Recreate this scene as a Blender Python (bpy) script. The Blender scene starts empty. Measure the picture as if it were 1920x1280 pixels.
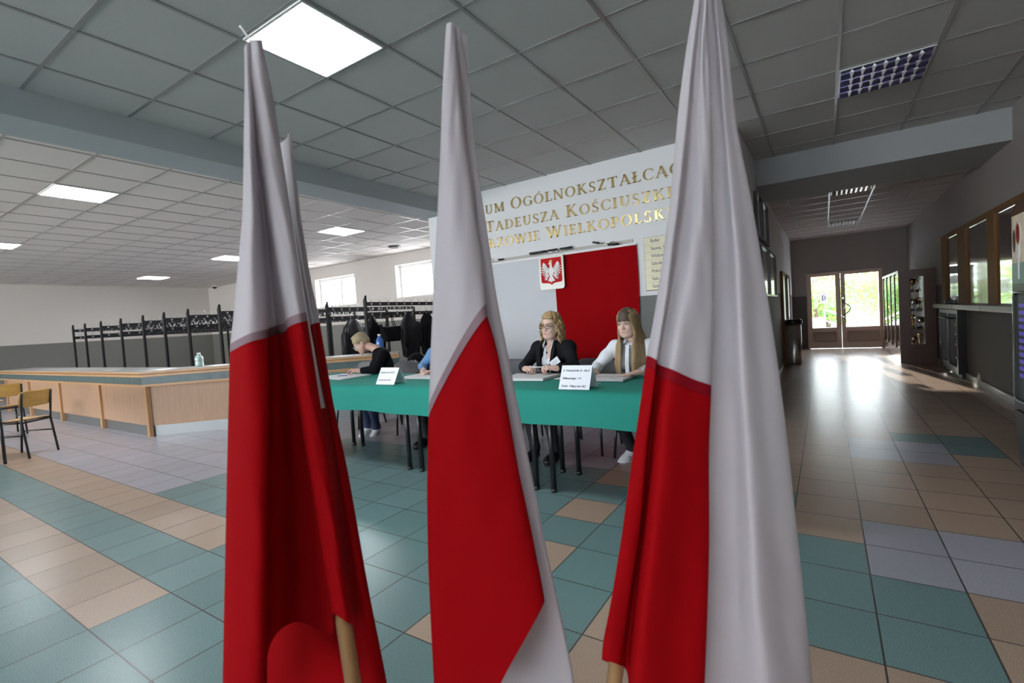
import bpy, math, random
import numpy as np
from mathutils import Matrix, Vector

# ------------------------------------------------------------------ camera
SC = bpy.context.scene
F_PX = 906.0
CAM = np.array([0.0, 0.0, 1.3])


def cam_rotation(yaw, pitch, roll):
    cy, sy = math.cos(yaw), math.sin(yaw)
    rz = np.array([[cy, -sy, 0], [sy, cy, 0], [0, 0, 1]])
    cp, sp = math.cos(pitch), math.sin(pitch)
    rx = np.array([[1, 0, 0], [0, cp, -sp], [0, sp, cp]])
    base = np.array([[1, 0, 0], [0, 0, -1], [0, 1, 0.0]])
    cr, sr = math.cos(roll), math.sin(roll)
    rr = np.array([[cr, -sr, 0], [sr, cr, 0], [0, 0, 1]])
    return rz @ rx @ base @ rr


RCAM = cam_rotation(math.radians(33.06), math.radians(-2.48), math.radians(-3.67))
cam_data = bpy.data.cameras.new('camera')
cam_data.sensor_width = 36.0
cam_data.lens = F_PX / 1920 * 36
cam_data.clip_start = 0.05
cam_data.clip_end = 200
cam_data.dof.use_dof = True
cam_data.dof.focus_distance = 4.6
cam_data.dof.aperture_fstop = 5.0
cam = bpy.data.objects.new('camera', cam_data)
SC.collection.objects.link(cam)
m4 = Matrix.Identity(4)
for r_ in range(3):
    for c_ in range(3):
        m4[r_][c_] = RCAM[r_, c_]
    m4[r_][3] = CAM[r_]
cam.matrix_world = m4
SC.camera = cam

# ------------------------------------------------------------------ exposure, sky, sun, daylight at the windows, added back fill
SC.view_settings.view_transform = 'Standard'
SC.view_settings.look = 'None'
SC.view_settings.exposure = 0.0
SC.view_settings.gamma = 1.0
SC.view_settings.use_curve_mapping = False

world = bpy.data.worlds.new('sky')
SC.world = world
world.use_nodes = True
wn = world.node_tree
bg = wn.nodes['Background']
bg.inputs['Color'].default_value = (0.86, 0.93, 1.0, 1)
bg.inputs['Strength'].default_value = 10.0


def light(name, kind, loc, energy, color, rot=None, size=None, size_y=None):
    d = bpy.data.lights.new(name, kind)
    d.energy = energy
    d.color = color
    if kind == 'AREA':
        d.shape = 'RECTANGLE'
        d.size, d.size_y = size, size_y
    o = bpy.data.objects.new(name, d)
    SC.collection.objects.link(o)
    o.location = loc
    if rot is not None:
        o.rotation_euler = rot
    return o


SUN = Vector((0.2, -1.0, -0.275)).normalized()
so = light('sun', 'SUN', (0, 30, 10), 9.0, (1.0, 0.93, 0.82))
so.rotation_euler = SUN.to_track_quat('-Z', 'Y').to_euler()
so.data.angle = math.radians(0.6)
H90 = math.pi / 2
# two fill lights added behind the photographer, then daylight at the cloakroom windows
light('added_back_fill', 'AREA', (-2.6, -9.35, 1.75), 100, (0.88, 0.94, 1.0), (H90, 0, 0), 7.6, 2.1)
light('added_cloakroom_back_fill', 'AREA', (-12.5, -9.35, 1.75), 750, (1.0, 0.95, 0.88), (H90, 0, 0), 9.0, 2.1)
light('daylight_window_first', 'AREA', (-12.1, 9.5, 2.48), 30, (0.95, 0.97, 1.0), (-H90, 0, 0), 1.7, 0.8)
light('daylight_window_second', 'AREA', (-8.65, 9.5, 2.52), 30, (0.95, 0.97, 1.0), (-H90, 0, 0), 1.7, 0.8)

rnd = random.Random(7)
COL = SC.collection


# ------------------------------------------------------------------ materials
def mat(name, color, rough=0.6, metal=0.0, noise=None, bump=0.0, bump_scale=200.0, spec=0.5, sheen=0.0,
        translucent=0.0, coat=0.0, emit=None, alpha=None):
    m = bpy.data.materials.new(name)
    m.use_nodes = True
    nt = m.node_tree
    N, L = nt.nodes, nt.links
    p = N['Principled BSDF']
    p.inputs['Base Color'].default_value = (*color, 1)
    p.inputs['Roughness'].default_value = rough
    p.inputs['Metallic'].default_value = metal
    p.inputs['Specular IOR Level'].default_value = spec
    if sheen:
        p.inputs['Sheen Weight'].default_value = sheen
    if coat:
        p.inputs['Coat Weight'].default_value = coat
        p.inputs['Coat Roughness'].default_value = 0.1
    if emit:
        p.inputs['Emission Color'].default_value = (*emit[0], 1)
        p.inputs['Emission Strength'].default_value = emit[1]
    if noise:  # (scale, amount, stretch)
        tc = N.new('ShaderNodeTexCoord')
        mp = N.new('ShaderNodeMapping')
        st = noise[2] if len(noise) > 2 else (1, 1, 1)
        mp.inputs['Scale'].default_value = st
        nz = N.new('ShaderNodeTexNoise')
        nz.inputs['Scale'].default_value = noise[0]
        nz.inputs['Detail'].default_value = 3
        mx = N.new('ShaderNodeMix')
        mx.data_type = 'RGBA'
        a = noise[1]
        mx.inputs[6].default_value = (*[max(0, c * (1 - a)) for c in color], 1)
        mx.inputs[7].default_value = (*[min(1, c * (1 + a)) for c in color], 1)
        L.new(tc.outputs['Object'], mp.inputs['Vector'])
        L.new(mp.outputs['Vector'], nz.inputs['Vector'])
        L.new(nz.outputs['Fac'], mx.inputs[0])
        L.new(mx.outputs[2], p.inputs['Base Color'])
    if bump:
        tc2 = N.new('ShaderNodeTexCoord')
        nb = N.new('ShaderNodeTexNoise')
        nb.inputs['Scale'].default_value = bump_scale
        b = N.new('ShaderNodeBump')
        b.inputs['Strength'].default_value = bump
        b.inputs['Distance'].default_value = 0.01
        L.new(tc2.outputs['Object'], nb.inputs['Vector'])
        L.new(nb.outputs['Fac'], b.inputs['Height'])
        L.new(b.outputs['Normal'], p.inputs['Normal'])
    if translucent:
        t = N.new('ShaderNodeBsdfTranslucent')
        src = p.inputs['Base Color']
        if src.is_linked:
            L.new(src.links[0].from_socket, t.inputs['Color'])
        else:
            t.inputs['Color'].default_value = (*color, 1)
        ms = N.new('ShaderNodeMixShader')
        ms.inputs[0].default_value = translucent
        L.new(p.outputs[0], ms.inputs[1])
        L.new(t.outputs[0], ms.inputs[2])
        L.new(ms.outputs[0], N['Material Output'].inputs['Surface'])
    return m


def glass_mat(name, tint=(1, 1, 1), refl=0.08, rough=0.0):
    """Thin pane: mostly clear, with a Fresnel reflection."""
    m = bpy.data.materials.new(name)
    m.use_nodes = True
    nt = m.node_tree
    N, L = nt.nodes, nt.links
    N.remove(N['Principled BSDF'])
    tr = N.new('ShaderNodeBsdfTransparent')
    tr.inputs['Color'].default_value = (*tint, 1)
    gl = N.new('ShaderNodeBsdfGlossy')
    gl.inputs['Roughness'].default_value = rough
    lw = N.new('ShaderNodeFresnel')
    lw.inputs['IOR'].default_value = 1.5
    ms = N.new('ShaderNodeMixShader')
    ge = N.new('ShaderNodeNewGeometry')
    sb = N.new('ShaderNodeMath')
    sb.operation = 'SUBTRACT'
    sb.use_clamp = True
    L.new(lw.outputs[0], sb.inputs[0])
    L.new(ge.outputs['Backfacing'], sb.inputs[1])
    L.new(sb.outputs[0], ms.inputs[0])
    L.new(tr.outputs[0], ms.inputs[1])
    L.new(gl.outputs[0], ms.inputs[2])
    L.new(ms.outputs[0], N['Material Output'].inputs['Surface'])
    return m


def wall_mat(name, upper, lower, z_split, bump=0.15):
    """Painted wall: pale above, a grey dado band of paint below z_split."""
    m = bpy.data.materials.new(name)
    m.use_nodes = True
    nt = m.node_tree
    N, L = nt.nodes, nt.links
    p = N['Principled BSDF']
    p.inputs['Roughness'].default_value = 0.75
    g = N.new('ShaderNodeNewGeometry')
    s = N.new('ShaderNodeSeparateXYZ')
    gt = N.new('ShaderNodeMath')
    gt.operation = 'GREATER_THAN'
    gt.inputs[1].default_value = z_split
    mx = N.new('ShaderNodeMix')
    mx.data_type = 'RGBA'
    nz = N.new('ShaderNodeTexNoise')
    nz.inputs['Scale'].default_value = 60
    mx0 = N.new('ShaderNodeMix')
    mx0.data_type = 'RGBA'
    mx0.inputs[6].default_value = (*[c * 0.93 for c in lower], 1)
    mx0.inputs[7].default_value = (*[c * 1.07 for c in lower], 1)
    mx.inputs[7].default_value = (*upper, 1)
    L.new(g.outputs['Position'], s.inputs[0])
    L.new(g.outputs['Position'], nz.inputs['Vector'])
    L.new(nz.outputs['Fac'], mx0.inputs[0])
    L.new(mx0.outputs[2], mx.inputs[6])
    L.new(s.outputs['Z'], gt.inputs[0])
    L.new(gt.outputs[0], mx.inputs[0])
    L.new(mx.outputs[2], p.inputs['Base Color'])
    b = N.new('ShaderNodeBump')
    b.inputs['Strength'].default_value = bump
    b.inputs['Distance'].default_value = 0.004
    L.new(nz.outputs['Fac'], b.inputs['Height'])
    L.new(b.outputs['Normal'], p.inputs['Normal'])
    return m


TX0, TY0, TP = 0.14, 3.08, 0.338


def tile_mat(name, color):
    """Speckled stoneware tile with a dark joint on the tile grid."""
    m = bpy.data.materials.new(name)
    m.use_nodes = True
    nt = m.node_tree
    N, L = nt.nodes, nt.links
    p = N['Principled BSDF']
    g = N.new('ShaderNodeNewGeometry')
    s = N.new('ShaderNodeSeparateXYZ')
    L.new(g.outputs['Position'], s.inputs[0])

    def edge(sock, off):
        a = N.new('ShaderNodeMath'); a.operation = 'ADD'; a.inputs[1].default_value = -off + 100 * TP
        L.new(sock, a.inputs[0])
        mo = N.new('ShaderNodeMath'); mo.operation = 'MODULO'; mo.inputs[1].default_value = TP
        L.new(a.outputs[0], mo.inputs[0])
        pp = N.new('ShaderNodeMath'); pp.operation = 'PINGPONG'; pp.inputs[1].default_value = TP / 2
        L.new(mo.outputs[0], pp.inputs[0])
        lt = N.new('ShaderNodeMath'); lt.operation = 'LESS_THAN'; lt.inputs[1].default_value = 0.0034
        L.new(pp.outputs[0], lt.inputs[0])
        return lt.outputs[0]
    e = N.new('ShaderNodeMath'); e.operation = 'MAXIMUM'
    L.new(edge(s.outputs['X'], TX0), e.inputs[0])
    L.new(edge(s.outputs['Y'], TY0), e.inputs[1])
    nz = N.new('ShaderNodeTexNoise')
    nz.inputs['Scale'].default_value = 380
    nz.inputs['Detail'].default_value = 2
    cr = N.new('ShaderNodeValToRGB')
    cr.color_ramp.elements[0].position = 0.36
    cr.color_ramp.elements[1].position = 0.66
    cr.color_ramp.elements[0].color = (*[c * 0.78 for c in color], 1)
    cr.color_ramp.elements[1].color = (*[min(1, c * 1.24) for c in color], 1)
    L.new(g.outputs['Position'], nz.inputs['Vector'])
    L.new(nz.outputs['Fac'], cr.inputs[0])
    # each tile a touch lighter or darker
    sn = N.new('ShaderNodeVectorMath'); sn.operation = 'SNAP'
    sh = N.new('ShaderNodeVectorMath'); sh.operation = 'ADD'
    sh.inputs[1].default_value = (-TX0 + 100 * TP, -TY0 + 100 * TP, 0)
    sn.inputs[1].default_value = (TP, TP, 1)
    L.new(g.outputs['Position'], sh.inputs[0])
    L.new(sh.outputs[0], sn.inputs[0])
    wn_ = N.new('ShaderNodeTexWhiteNoise')
    L.new(sn.outputs[0], wn_.inputs['Vector'])
    hv = N.new('ShaderNodeHueSaturation')
    mr = N.new('ShaderNodeMapRange')
    mr.inputs['To Min'].default_value = 0.92
    mr.inputs['To Max'].default_value = 1.08
    L.new(wn_.outputs['Value'], mr.inputs['Value'])
    L.new(mr.outputs[0], hv.inputs['Value'])
    L.new(cr.outputs[0], hv.inputs['Color'])
    mx = N.new('ShaderNodeMix'); mx.data_type = 'RGBA'
    mx.inputs[7].default_value = (0.06, 0.055, 0.05, 1)
    L.new(e.outputs[0], mx.inputs[0])
    L.new(hv.outputs[0], mx.inputs[6])
    L.new(mx.outputs[2], p.inputs['Base Color'])
    mr2 = N.new('ShaderNodeMapRange')
    mr2.inputs['To Min'].default_value = 0.22
    mr2.inputs['To Max'].default_value = 0.34
    L.new(nz.outputs['Fac'], mr2.inputs['Value'])
    L.new(mr2.outputs[0], p.inputs['Roughness'])
    b = N.new('ShaderNodeBump'); b.inputs['Strength'].default_value = 0.1; b.inputs['Distance'].default_value = 0.001
    b.invert = True
    L.new(e.outputs[0], b.inputs['Height'])
    L.new(b.outputs['Normal'], p.inputs['Normal'])
    return m


M = {}
M['plaster_hall'] = mat('white_plaster', (0.66, 0.67, 0.68), 0.8, noise=(3, 0.02), bump=0.1)
M['wall_cloak'] = wall_mat('cloakroom_wall_paint', (0.66, 0.62, 0.58), (0.19, 0.19, 0.172), 1.5)
M['wall_hall'] = wall_mat('hall_wall_paint', (0.78, 0.79, 0.81), (0.17, 0.175, 0.175), 1.5)
M['wall_corr'] = wall_mat('shaded_corridor_wall_paint', (0.33, 0.30, 0.285), (0.115, 0.115, 0.11), 1.45)  # pale paint darkened: the corridor's shade is put into the colour
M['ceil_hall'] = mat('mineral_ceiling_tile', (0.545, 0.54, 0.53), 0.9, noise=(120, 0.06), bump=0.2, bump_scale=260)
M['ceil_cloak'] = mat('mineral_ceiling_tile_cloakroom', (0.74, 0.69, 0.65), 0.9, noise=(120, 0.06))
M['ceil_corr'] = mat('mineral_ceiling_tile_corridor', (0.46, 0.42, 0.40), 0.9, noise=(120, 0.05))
M['tbar'] = mat('enamelled_ceiling_bar', (0.31, 0.315, 0.31), 0.33, 0.25)
M['tbar_light'] = mat('pale_ceiling_bar', (0.44, 0.42, 0.39), 0.35, 0.2)
M['beam_shaded'] = mat('shaded_cross_beam_paint', (0.31, 0.325, 0.33), 0.75, noise=(4, 0.03))  # same paint as the other beam, with shade put into its colour
M['beam'] = mat('painted_beam', (0.42, 0.46, 0.475), 0.7, noise=(4, 0.03))
M['teal'] = tile_mat('teal_stoneware_tile', (0.165, 0.27, 0.275))
M['tan'] = tile_mat('sand_stoneware_tile', (0.46, 0.335, 0.255))
M['lav'] = tile_mat('blue_grey_stoneware_tile', (0.42, 0.42, 0.49))
M['white_frame'] = mat('white_window_plastic', (0.78, 0.78, 0.78), 0.35)
M['pane'] = glass_mat('clear_pane')
M['lamp'] = mat('lit_lamp_diffuser', (0.9, 0.95, 1.0), 0.5, emit=((0.93, 0.97, 1.0), 38.0))
M['white_metal'] = mat('white_enamel_metal', (0.72, 0.73, 0.74), 0.35, 0.2)
M['mirror_sky_tint'] = mat('sky_tinted_mirror_louvre', (0.26, 0.30, 0.72), 0.22, 0.9)  # blue of the reflected sky is put into the metal colour
M['mirror_dark'] = mat('dark_mirror_louvre', (0.3, 0.3, 0.3), 0.2, 1.0)
M['louvre_glint'] = mat('painted_glint_louvre_blade', (0.93, 0.93, 0.95), 0.35, 0.0)  # glints of sky light painted as white blades
M['black_metal'] = mat('black_powder_coat', (0.012, 0.012, 0.014), 0.32, 0.0, noise=(30, 0.2))
M['chrome'] = mat('chrome', (0.8, 0.8, 0.8), 0.12, 1.0)
M['steel'] = mat('brushed_steel', (0.55, 0.55, 0.54), 0.28, 1.0, noise=(20, 0.1, (1, 1, 0.1)))
M['wood_counter'] = mat('beech_laminate', (0.47, 0.295, 0.19), 0.45, noise=(6, 0.16, (6, 6, 0.5)))
M['wood_trim'] = mat('beech_edge', (0.52, 0.30, 0.15), 0.4, noise=(8, 0.15))
M['counter_band'] = mat('teal_marbled_laminate', (0.10, 0.145, 0.15), 0.35, noise=(9, 0.4))
M['counter_top'] = mat('grey_laminate_top', (0.36, 0.36, 0.36), 0.3)
M['kick'] = mat('steel_kick_plate', (0.30, 0.31, 0.31), 0.38, 0.85)
M['ply'] = mat('varnished_plywood', (0.62, 0.36, 0.10), 0.35, noise=(5, 0.2, (1, 6, 6)))
M['green'] = mat('green_table_cloth', (0.004, 0.225, 0.18), 0.8, noise=(350, 0.12))
M['paper'] = mat('white_paper', (0.78, 0.78, 0.80), 0.8)
M['paper_grey'] = mat('newsprint_stack', (0.66, 0.65, 0.66), 0.85)
M['card'] = mat('white_card', (0.80, 0.84, 0.92), 0.6)
M['ink'] = mat('dark_ink', (0.06, 0.06, 0.09), 0.6)
M['ink_red'] = mat('faded_ink', (0.28, 0.18, 0.26), 0.6)
M['ink_blue'] = mat('blue_pen_plastic', (0.03, 0.05, 0.3), 0.3)
M['flag_white'] = mat('white_flag_polyester', (0.52, 0.49, 0.525), 0.55, translucent=0.28, noise=(500, 0.05))
M['flag_red'] = mat('red_flag_polyester', (0.35, 0.003, 0.006), 0.7, translucent=0.28, noise=(500, 0.08), spec=0.04)
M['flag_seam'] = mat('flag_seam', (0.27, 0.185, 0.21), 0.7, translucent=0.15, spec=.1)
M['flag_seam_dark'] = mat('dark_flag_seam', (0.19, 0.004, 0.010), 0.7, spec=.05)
M['pole'] = mat('pale_pine_pole', (0.30, 0.17, 0.075), 0.5, noise=(7, 0.25, (6, 6, 0.6)))
M['cord'] = mat('white_cord', (0.75, 0.73, 0.75), 0.8)
M['drape_white'] = mat('white_drape', (0.64, 0.66, 0.70), 0.85)
M['drape_red'] = mat('red_drape', (0.30, 0.002, 0.004), 0.9, spec=0.08, noise=(200, 0.08))
M['gold'] = mat('gold_mirror_letter', (0.62, 0.47, 0.20), 0.24, 0.9)
M['brass_plate'] = mat('pale_brass_plate', (0.50, 0.475, 0.34), 0.35, 0.2)
M['red_paint'] = mat('red_enamel', (0.55, 0.008, 0.012), 0.6, spec=0.15)
M['thin_sheet'] = mat('thin_grey_paper', (0.62, 0.62, 0.66), 0.8, translucent=0.55)
M['thin_white'] = mat('thin_white_paper', (0.85, 0.85, 0.85), 0.8, translucent=0.6)
M['eagle'] = mat('white_enamel_relief', (0.80, 0.80, 0.80), 0.4)
M['eagle_line'] = mat('grey_enamel_line', (0.22, 0.22, 0.25), 0.4)
M['yellow'] = mat('yellow_gold_enamel', (0.75, 0.50, 0.05), 0.3)
M['plaque'] = mat('cream_plaque', (0.70, 0.72, 0.67), 0.25)
M['grey_plastic'] = mat('grey_chair_plastic', (0.11, 0.11, 0.12), 0.5, noise=(60, 0.1))
M['black_leather'] = mat('black_leather', (0.007, 0.007, 0.009), 0.42, spec=0.3, bump=0.12, bump_scale=35)
M['black_cloth'] = mat('black_cloth', (0.006, 0.006, 0.008), 0.85, spec=0.2, bump=0.2, bump_scale=120)
M['black_wool'] = mat('black_jumper', (0.005, 0.005, 0.007), 0.9, spec=0.12, bump=0.25, bump_scale=300)
M['blazer'] = mat('black_blazer', (0.010, 0.010, 0.013), 0.85, spec=0.15, bump=0.1, bump_scale=250)
M['white_shirt'] = mat('white_cotton_shirt', (0.70, 0.74, 0.80), 0.8, noise=(8, 0.04), bump=0.2, bump_scale=30)
M['denim'] = mat('light_blue_denim', (0.13, 0.27, 0.5), 0.8, noise=(90, 0.2))
M['trousers'] = mat('dark_trousers', (0.012, 0.013, 0.02), 0.8)
M['jeans'] = mat('navy_jeans', (0.02, 0.03, 0.08), 0.8, noise=(200, 0.2))
M['skin'] = mat('skin', (0.66, 0.44, 0.365), 0.5, noise=(20, 0.05))
M['skin_rosy'] = mat('rosy_skin', (0.60, 0.365, 0.30), 0.5, noise=(20, 0.06))
M['lips'] = mat('lips', (0.42, 0.13, 0.13), 0.4)
M['eye_white'] = mat('eye_white', (0.75, 0.74, 0.73), 0.2)
M['iris'] = mat('iris', (0.05, 0.06, 0.07), 0.15)
M['brow'] = mat('eyebrow_hair', (0.12, 0.075, 0.04), 0.8)
M['hair_curly'] = mat('blond_curls', (0.37, 0.25, 0.12), 0.55, noise=(45, 0.55))
M['hair_long'] = mat('long_blond_hair', (0.30, 0.205, 0.105), 0.5, noise=(60, 0.4, (1, 1, 0.08)))
M['hair_fringe'] = mat('brown_fringe', (0.075, 0.05, 0.032), 0.5, noise=(60, 0.4, (1, 1, 0.1)))
M['hair_short'] = mat('short_blond_hair', (0.34, 0.27, 0.16), 0.55, noise=(50, 0.4))
M['hair_brown'] = mat('chestnut_hair', (0.16, 0.07, 0.035), 0.5, noise=(50, 0.4))
M['sneaker'] = mat('white_sneaker_leather', (0.72, 0.74, 0.80), 0.4)
M['sole'] = mat('pale_rubber_sole', (0.66, 0.66, 0.66), 0.7)
M['stripe'] = mat('dark_stripe', (0.02, 0.02, 0.03), 0.5)
M['glasses'] = mat('tortoise_glasses', (0.012, 0.008, 0.008), 0.25)
M['door_frame'] = mat('tan_aluminium', (0.42, 0.29, 0.22), 0.35, 0.15)
M['door_panel'] = mat('tan_door_panel', (0.36, 0.25, 0.19), 0.4)
M['dark_wood'] = mat('dark_brown_wood', (0.10, 0.045, 0.028), 0.35, noise=(5, 0.25, (6, 6, 0.5)))
M['frame_wood'] = mat('honey_wood_frame', (0.20, 0.10, 0.04), 0.65, spec=0.2, noise=(6, 0.2, (5, 5, 0.6)))
M['sill'] = mat('pale_sill', (0.44, 0.43, 0.40), 0.45)
M['dark_room'] = mat('dim_office_wall', (0.16, 0.12, 0.10), 0.9)
M['window_glass'] = mat('reflective_office_glass', (0.05, 0.035, 0.03), 0.03, 0.0, spec=0.9, coat=1.0)
M['notice'] = mat('dim_notice_sheet', (0.45, 0.42, 0.40), 0.25, coat=1.0)
M['black_frame'] = mat('black_frame', (0.02, 0.018, 0.017), 0.35)
M['trophy_gold'] = mat('gold_trophy', (0.75, 0.52, 0.18), 0.18, 1.0)
M['trophy_silver'] = mat('silver_trophy', (0.75, 0.75, 0.75), 0.15, 1.0)
M['machine'] = mat('black_machine_plastic', (0.012, 0.014, 0.016), 0.25)
M['machine_grey'] = mat('dark_green_grey_panel', (0.05, 0.07, 0.07), 0.4)
M['machine_edge'] = mat('silver_machine_edge', (0.5, 0.52, 0.53), 0.25, 0.9)
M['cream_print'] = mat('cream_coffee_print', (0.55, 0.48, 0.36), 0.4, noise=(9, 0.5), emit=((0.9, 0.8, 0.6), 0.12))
M['brown_print'] = mat('brown_coffee_print', (0.10, 0.045, 0.02), 0.3)
M['red_print'] = mat('dark_red_print', (0.30, 0.03, 0.015), 0.3)
M['white_print'] = mat('white_print', (0.85, 0.85, 0.85), 0.4)
M['green_print'] = mat('grey_green_print', (0.28, 0.42, 0.38), 0.4)
M['purple_led'] = mat('violet_lit_button', (0.1, 0.06, 0.4), 0.4, emit=((0.25, 0.18, 0.9), 0.15))
M['blue_bottle'] = mat('blue_bottle_plastic', (0.05, 0.16, 0.5), 0.15, coat=0.5)
M['clear_bottle'] = mat('greenish_bottle_plastic', (0.36, 0.50, 0.48), 0.15, coat=0.5)
M['label_white'] = mat('white_cap', (0.75, 0.75, 0.8), 0.4)
M['leaf_a'] = mat('green_leaves', (0.22, 0.42, 0.14), 0.6, translucent=0.5, noise=(2, 0.3))
M['leaf_b'] = mat('yellow_green_leaves', (0.55, 0.55, 0.14), 0.6, translucent=0.5, noise=(2, 0.3))
M['bark'] = mat('bark', (0.12, 0.08, 0.05), 0.9)
M['paving'] = mat('pale_paving', (0.50, 0.50, 0.52), 0.8, noise=(3, 0.1))
M['render_white'] = mat('white_render', (0.8, 0.8, 0.8), 0.8)
M['rubber'] = mat('black_rubber', (0.015, 0.015, 0.015), 0.6)
M['coral'] = mat('red_brick_facade', (0.6, 0.25, 0.22), 0.8)


# ------------------------------------------------------------------ mesh helpers
class MB:
    """Collects shapes, then links them as one mesh object."""

    def __init__(self):
        self.v, self.f, self.sm, self.mi = [], [], [], []

    def add(self, vs, fs, smooth=False, mi=0):
        o = len(self.v)
        self.v += [tuple(map(float, p)) for p in vs]
        self.f += [tuple(i + o for i in q) for q in fs]
        self.sm += [smooth] * len(fs)
        self.mi += [mi] * len(fs)
        return self

    def box(self, lo, hi, mi=0):
        x0, y0, z0 = lo
        x1, y1, z1 = hi
        return self.add([(x0, y0, z0), (x1, y0, z0), (x1, y1, z0), (x0, y1, z0), (x0, y0, z1), (x1, y0, z1), (x1, y1, z1), (x0, y1, z1)],
                        [(0, 3, 2, 1), (4, 5, 6, 7), (0, 1, 5, 4), (1, 2, 6, 5), (2, 3, 7, 6), (3, 0, 4, 7)], mi=mi)

    def bevel_box(self, lo, hi, b, mi=0):
        """Box with chamfered edges (rounded look)."""
        lo, hi = np.array(lo, float), np.array(hi, float)
        c = (lo + hi) / 2
        h = (hi - lo) / 2
        vs, idx = [], {}
        for sx in (-1, 1):
            for sy in (-1, 1):
                for sz in (-1, 1):
                    for k in range(3):
                        p = np.array([sx, sy, sz]) * (h - b)
                        p[k] = (sx, sy, sz)[k] * h[k]
                        idx[(sx, sy, sz, k)] = len(vs)
                        vs.append(c + p)
        fs = []
        for k in range(3):
            a, d = [(1, 2), (2, 0), (0, 1)][k]
            for s in (-1, 1):
                q = []
                for ua, ud in ((-1, -1), (1, -1), (1, 1), (-1, 1)):
                    t = [0, 0, 0]
                    t[k], t[a], t[d] = s, ua, ud
                    q.append(idx[(*t, k)])
                fs.append(tuple(q) if s > 0 else tuple(reversed(q)))
        for k in range(3):
            a, d = [(1, 2), (2, 0), (0, 1)][k]
            for ua in (-1, 1):
                for ud in (-1, 1):
                    t0, t1 = [0, 0, 0], [0, 0, 0]
                    t0[a] = t1[a] = ua
                    t0[d] = t1[d] = ud
                    t0[k], t1[k] = -1, 1
                    q = (idx[(*t0, a)], idx[(*t1, a)], idx[(*t1, d)], idx[(*t0, d)])
                    fs.append(q)
        for sx in (-1, 1):
            for sy in (-1, 1):
                for sz in (-1, 1):
                    fs.append(tuple(idx[(sx, sy, sz, k)] for k in range(3)))
        return self.add(vs, fs, mi=mi)

    def tube(self, pts, r, n=8, cap=True, smooth=True, mi=0):
        pts = [np.array(p, float) for p in pts]
        rs = r if isinstance(r, (list, tuple)) else [r] * len(pts)
        vs, fs = [], []
        up = None
        for i, p in enumerate(pts):
            t = pts[min(i + 1, len(pts) - 1)] - pts[max(i - 1, 0)]
            t = t / (np.linalg.norm(t) + 1e-12)
            if up is None:
                up = np.array([0, 0, 1.0]) if abs(t[2]) < 0.9 else np.array([1.0, 0, 0])
            a = np.cross(t, up)
            a /= np.linalg.norm(a) + 1e-12
            b = np.cross(a, t)
            up = b
            for k in range(n):
                w = 2 * math.pi * k / n
                vs.append(p + rs[i] * (a * math.cos(w) + b * math.sin(w)))
        for i in range(len(pts) - 1):
            for k in range(n):
                fs.append((i * n + k, i * n + (k + 1) % n, (i + 1) * n + (k + 1) % n, (i + 1) * n + k))
        self.add(vs, fs, smooth, mi)
        if cap:
            o = len(self.v) - len(vs)
            self.f += [tuple(o + k for k in reversed(range(n))), tuple(o + (len(pts) - 1) * n + k for k in range(n))]
            self.sm += [False, False]
            self.mi += [mi, mi]
        return self

    def lathe(self, prof, c=(0, 0, 0), n=20, mi=0, sx=1, sy=1):
        vs, fs = [], []
        for r, z in prof:
            for k in range(n):
                w = 2 * math.pi * k / n
                vs.append((c[0] + r * sx * math.cos(w), c[1] + r * sy * math.sin(w), c[2] + z))
        for i in range(len(prof) - 1):
            for k in range(n):
                fs.append((i * n + k, i * n + (k + 1) % n, (i + 1) * n + (k + 1) % n, (i + 1) * n + k))
        fs.append(tuple(reversed(range(n))))
        fs.append(tuple((len(prof) - 1) * n + k for k in range(n)))
        return self.add(vs, fs, True, mi)

    def grid(self, P, smooth=True, mi=0, closed_u=False):
        """P[i][j] points."""
        ni, nj = len(P), len(P[0])
        vs = [p for row in P for p in row]
        fs = []
        for i in range(ni - (0 if closed_u else 1)):
            for j in range(nj - 1):
                a, b = i * nj, ((i + 1) % ni) * nj
                fs.append((a + j, a + j + 1, b + j + 1, b + j))
        return self.add(vs, fs, smooth, mi)

    def prism(self, poly, to3, t, mi=0):
        """Extrude a 2D polygon: to3(x, y, h) gives the point at height h (0..t)."""
        n = len(poly)
        vs = [to3(x, y, 0) for x, y in poly] + [to3(x, y, t) for x, y in poly]
        fs = [tuple(reversed(range(n))), tuple(range(n, 2 * n))]
        fs += [(i, (i + 1) % n, n + (i + 1) % n, n + i) for i in range(n)]
        return self.add(vs, fs, False, mi)

    def sphere(self, c, r, n=10, mi=0):
        rr = r if isinstance(r, (tuple, list)) else (r, r, r)
        vs, fs = [], []
        for i in range(n + 1):
            t = math.pi * i / n
            for k in range(n * 2):
                w = math.pi * k / n
                vs.append((c[0] + rr[0] * math.sin(t) * math.cos(w), c[1] + rr[1] * math.sin(t) * math.sin(w), c[2] + rr[2] * math.cos(t)))
        m_ = n * 2
        for i in range(n):
            for k in range(m_):
                fs.append((i * m_ + k, (i + 1) * m_ + k, (i + 1) * m_ + (k + 1) % m_, i * m_ + (k + 1) % m_))
        return self.add(vs, fs, True, mi)

    def build(self, name, material, parent=None, **props):
        me = bpy.data.meshes.new(name)
        me.from_pydata(self.v, [], self.f)
        me.polygons.foreach_set('use_smooth', self.sm)
        if isinstance(material, (list, tuple)):
            for mm in material:
                me.materials.append(mm)
            me.polygons.foreach_set('material_index', self.mi)
        else:
            me.materials.append(material)
        me.update()
        o = bpy.data.objects.new(name, me)
        COL.objects.link(o)
        if parent is not None:
            o.parent = parent
        for k, v in props.items():
            o[k] = v
        return o


def struct(name, mb, material):
    return mb.build(name, material, kind='structure')


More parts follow.
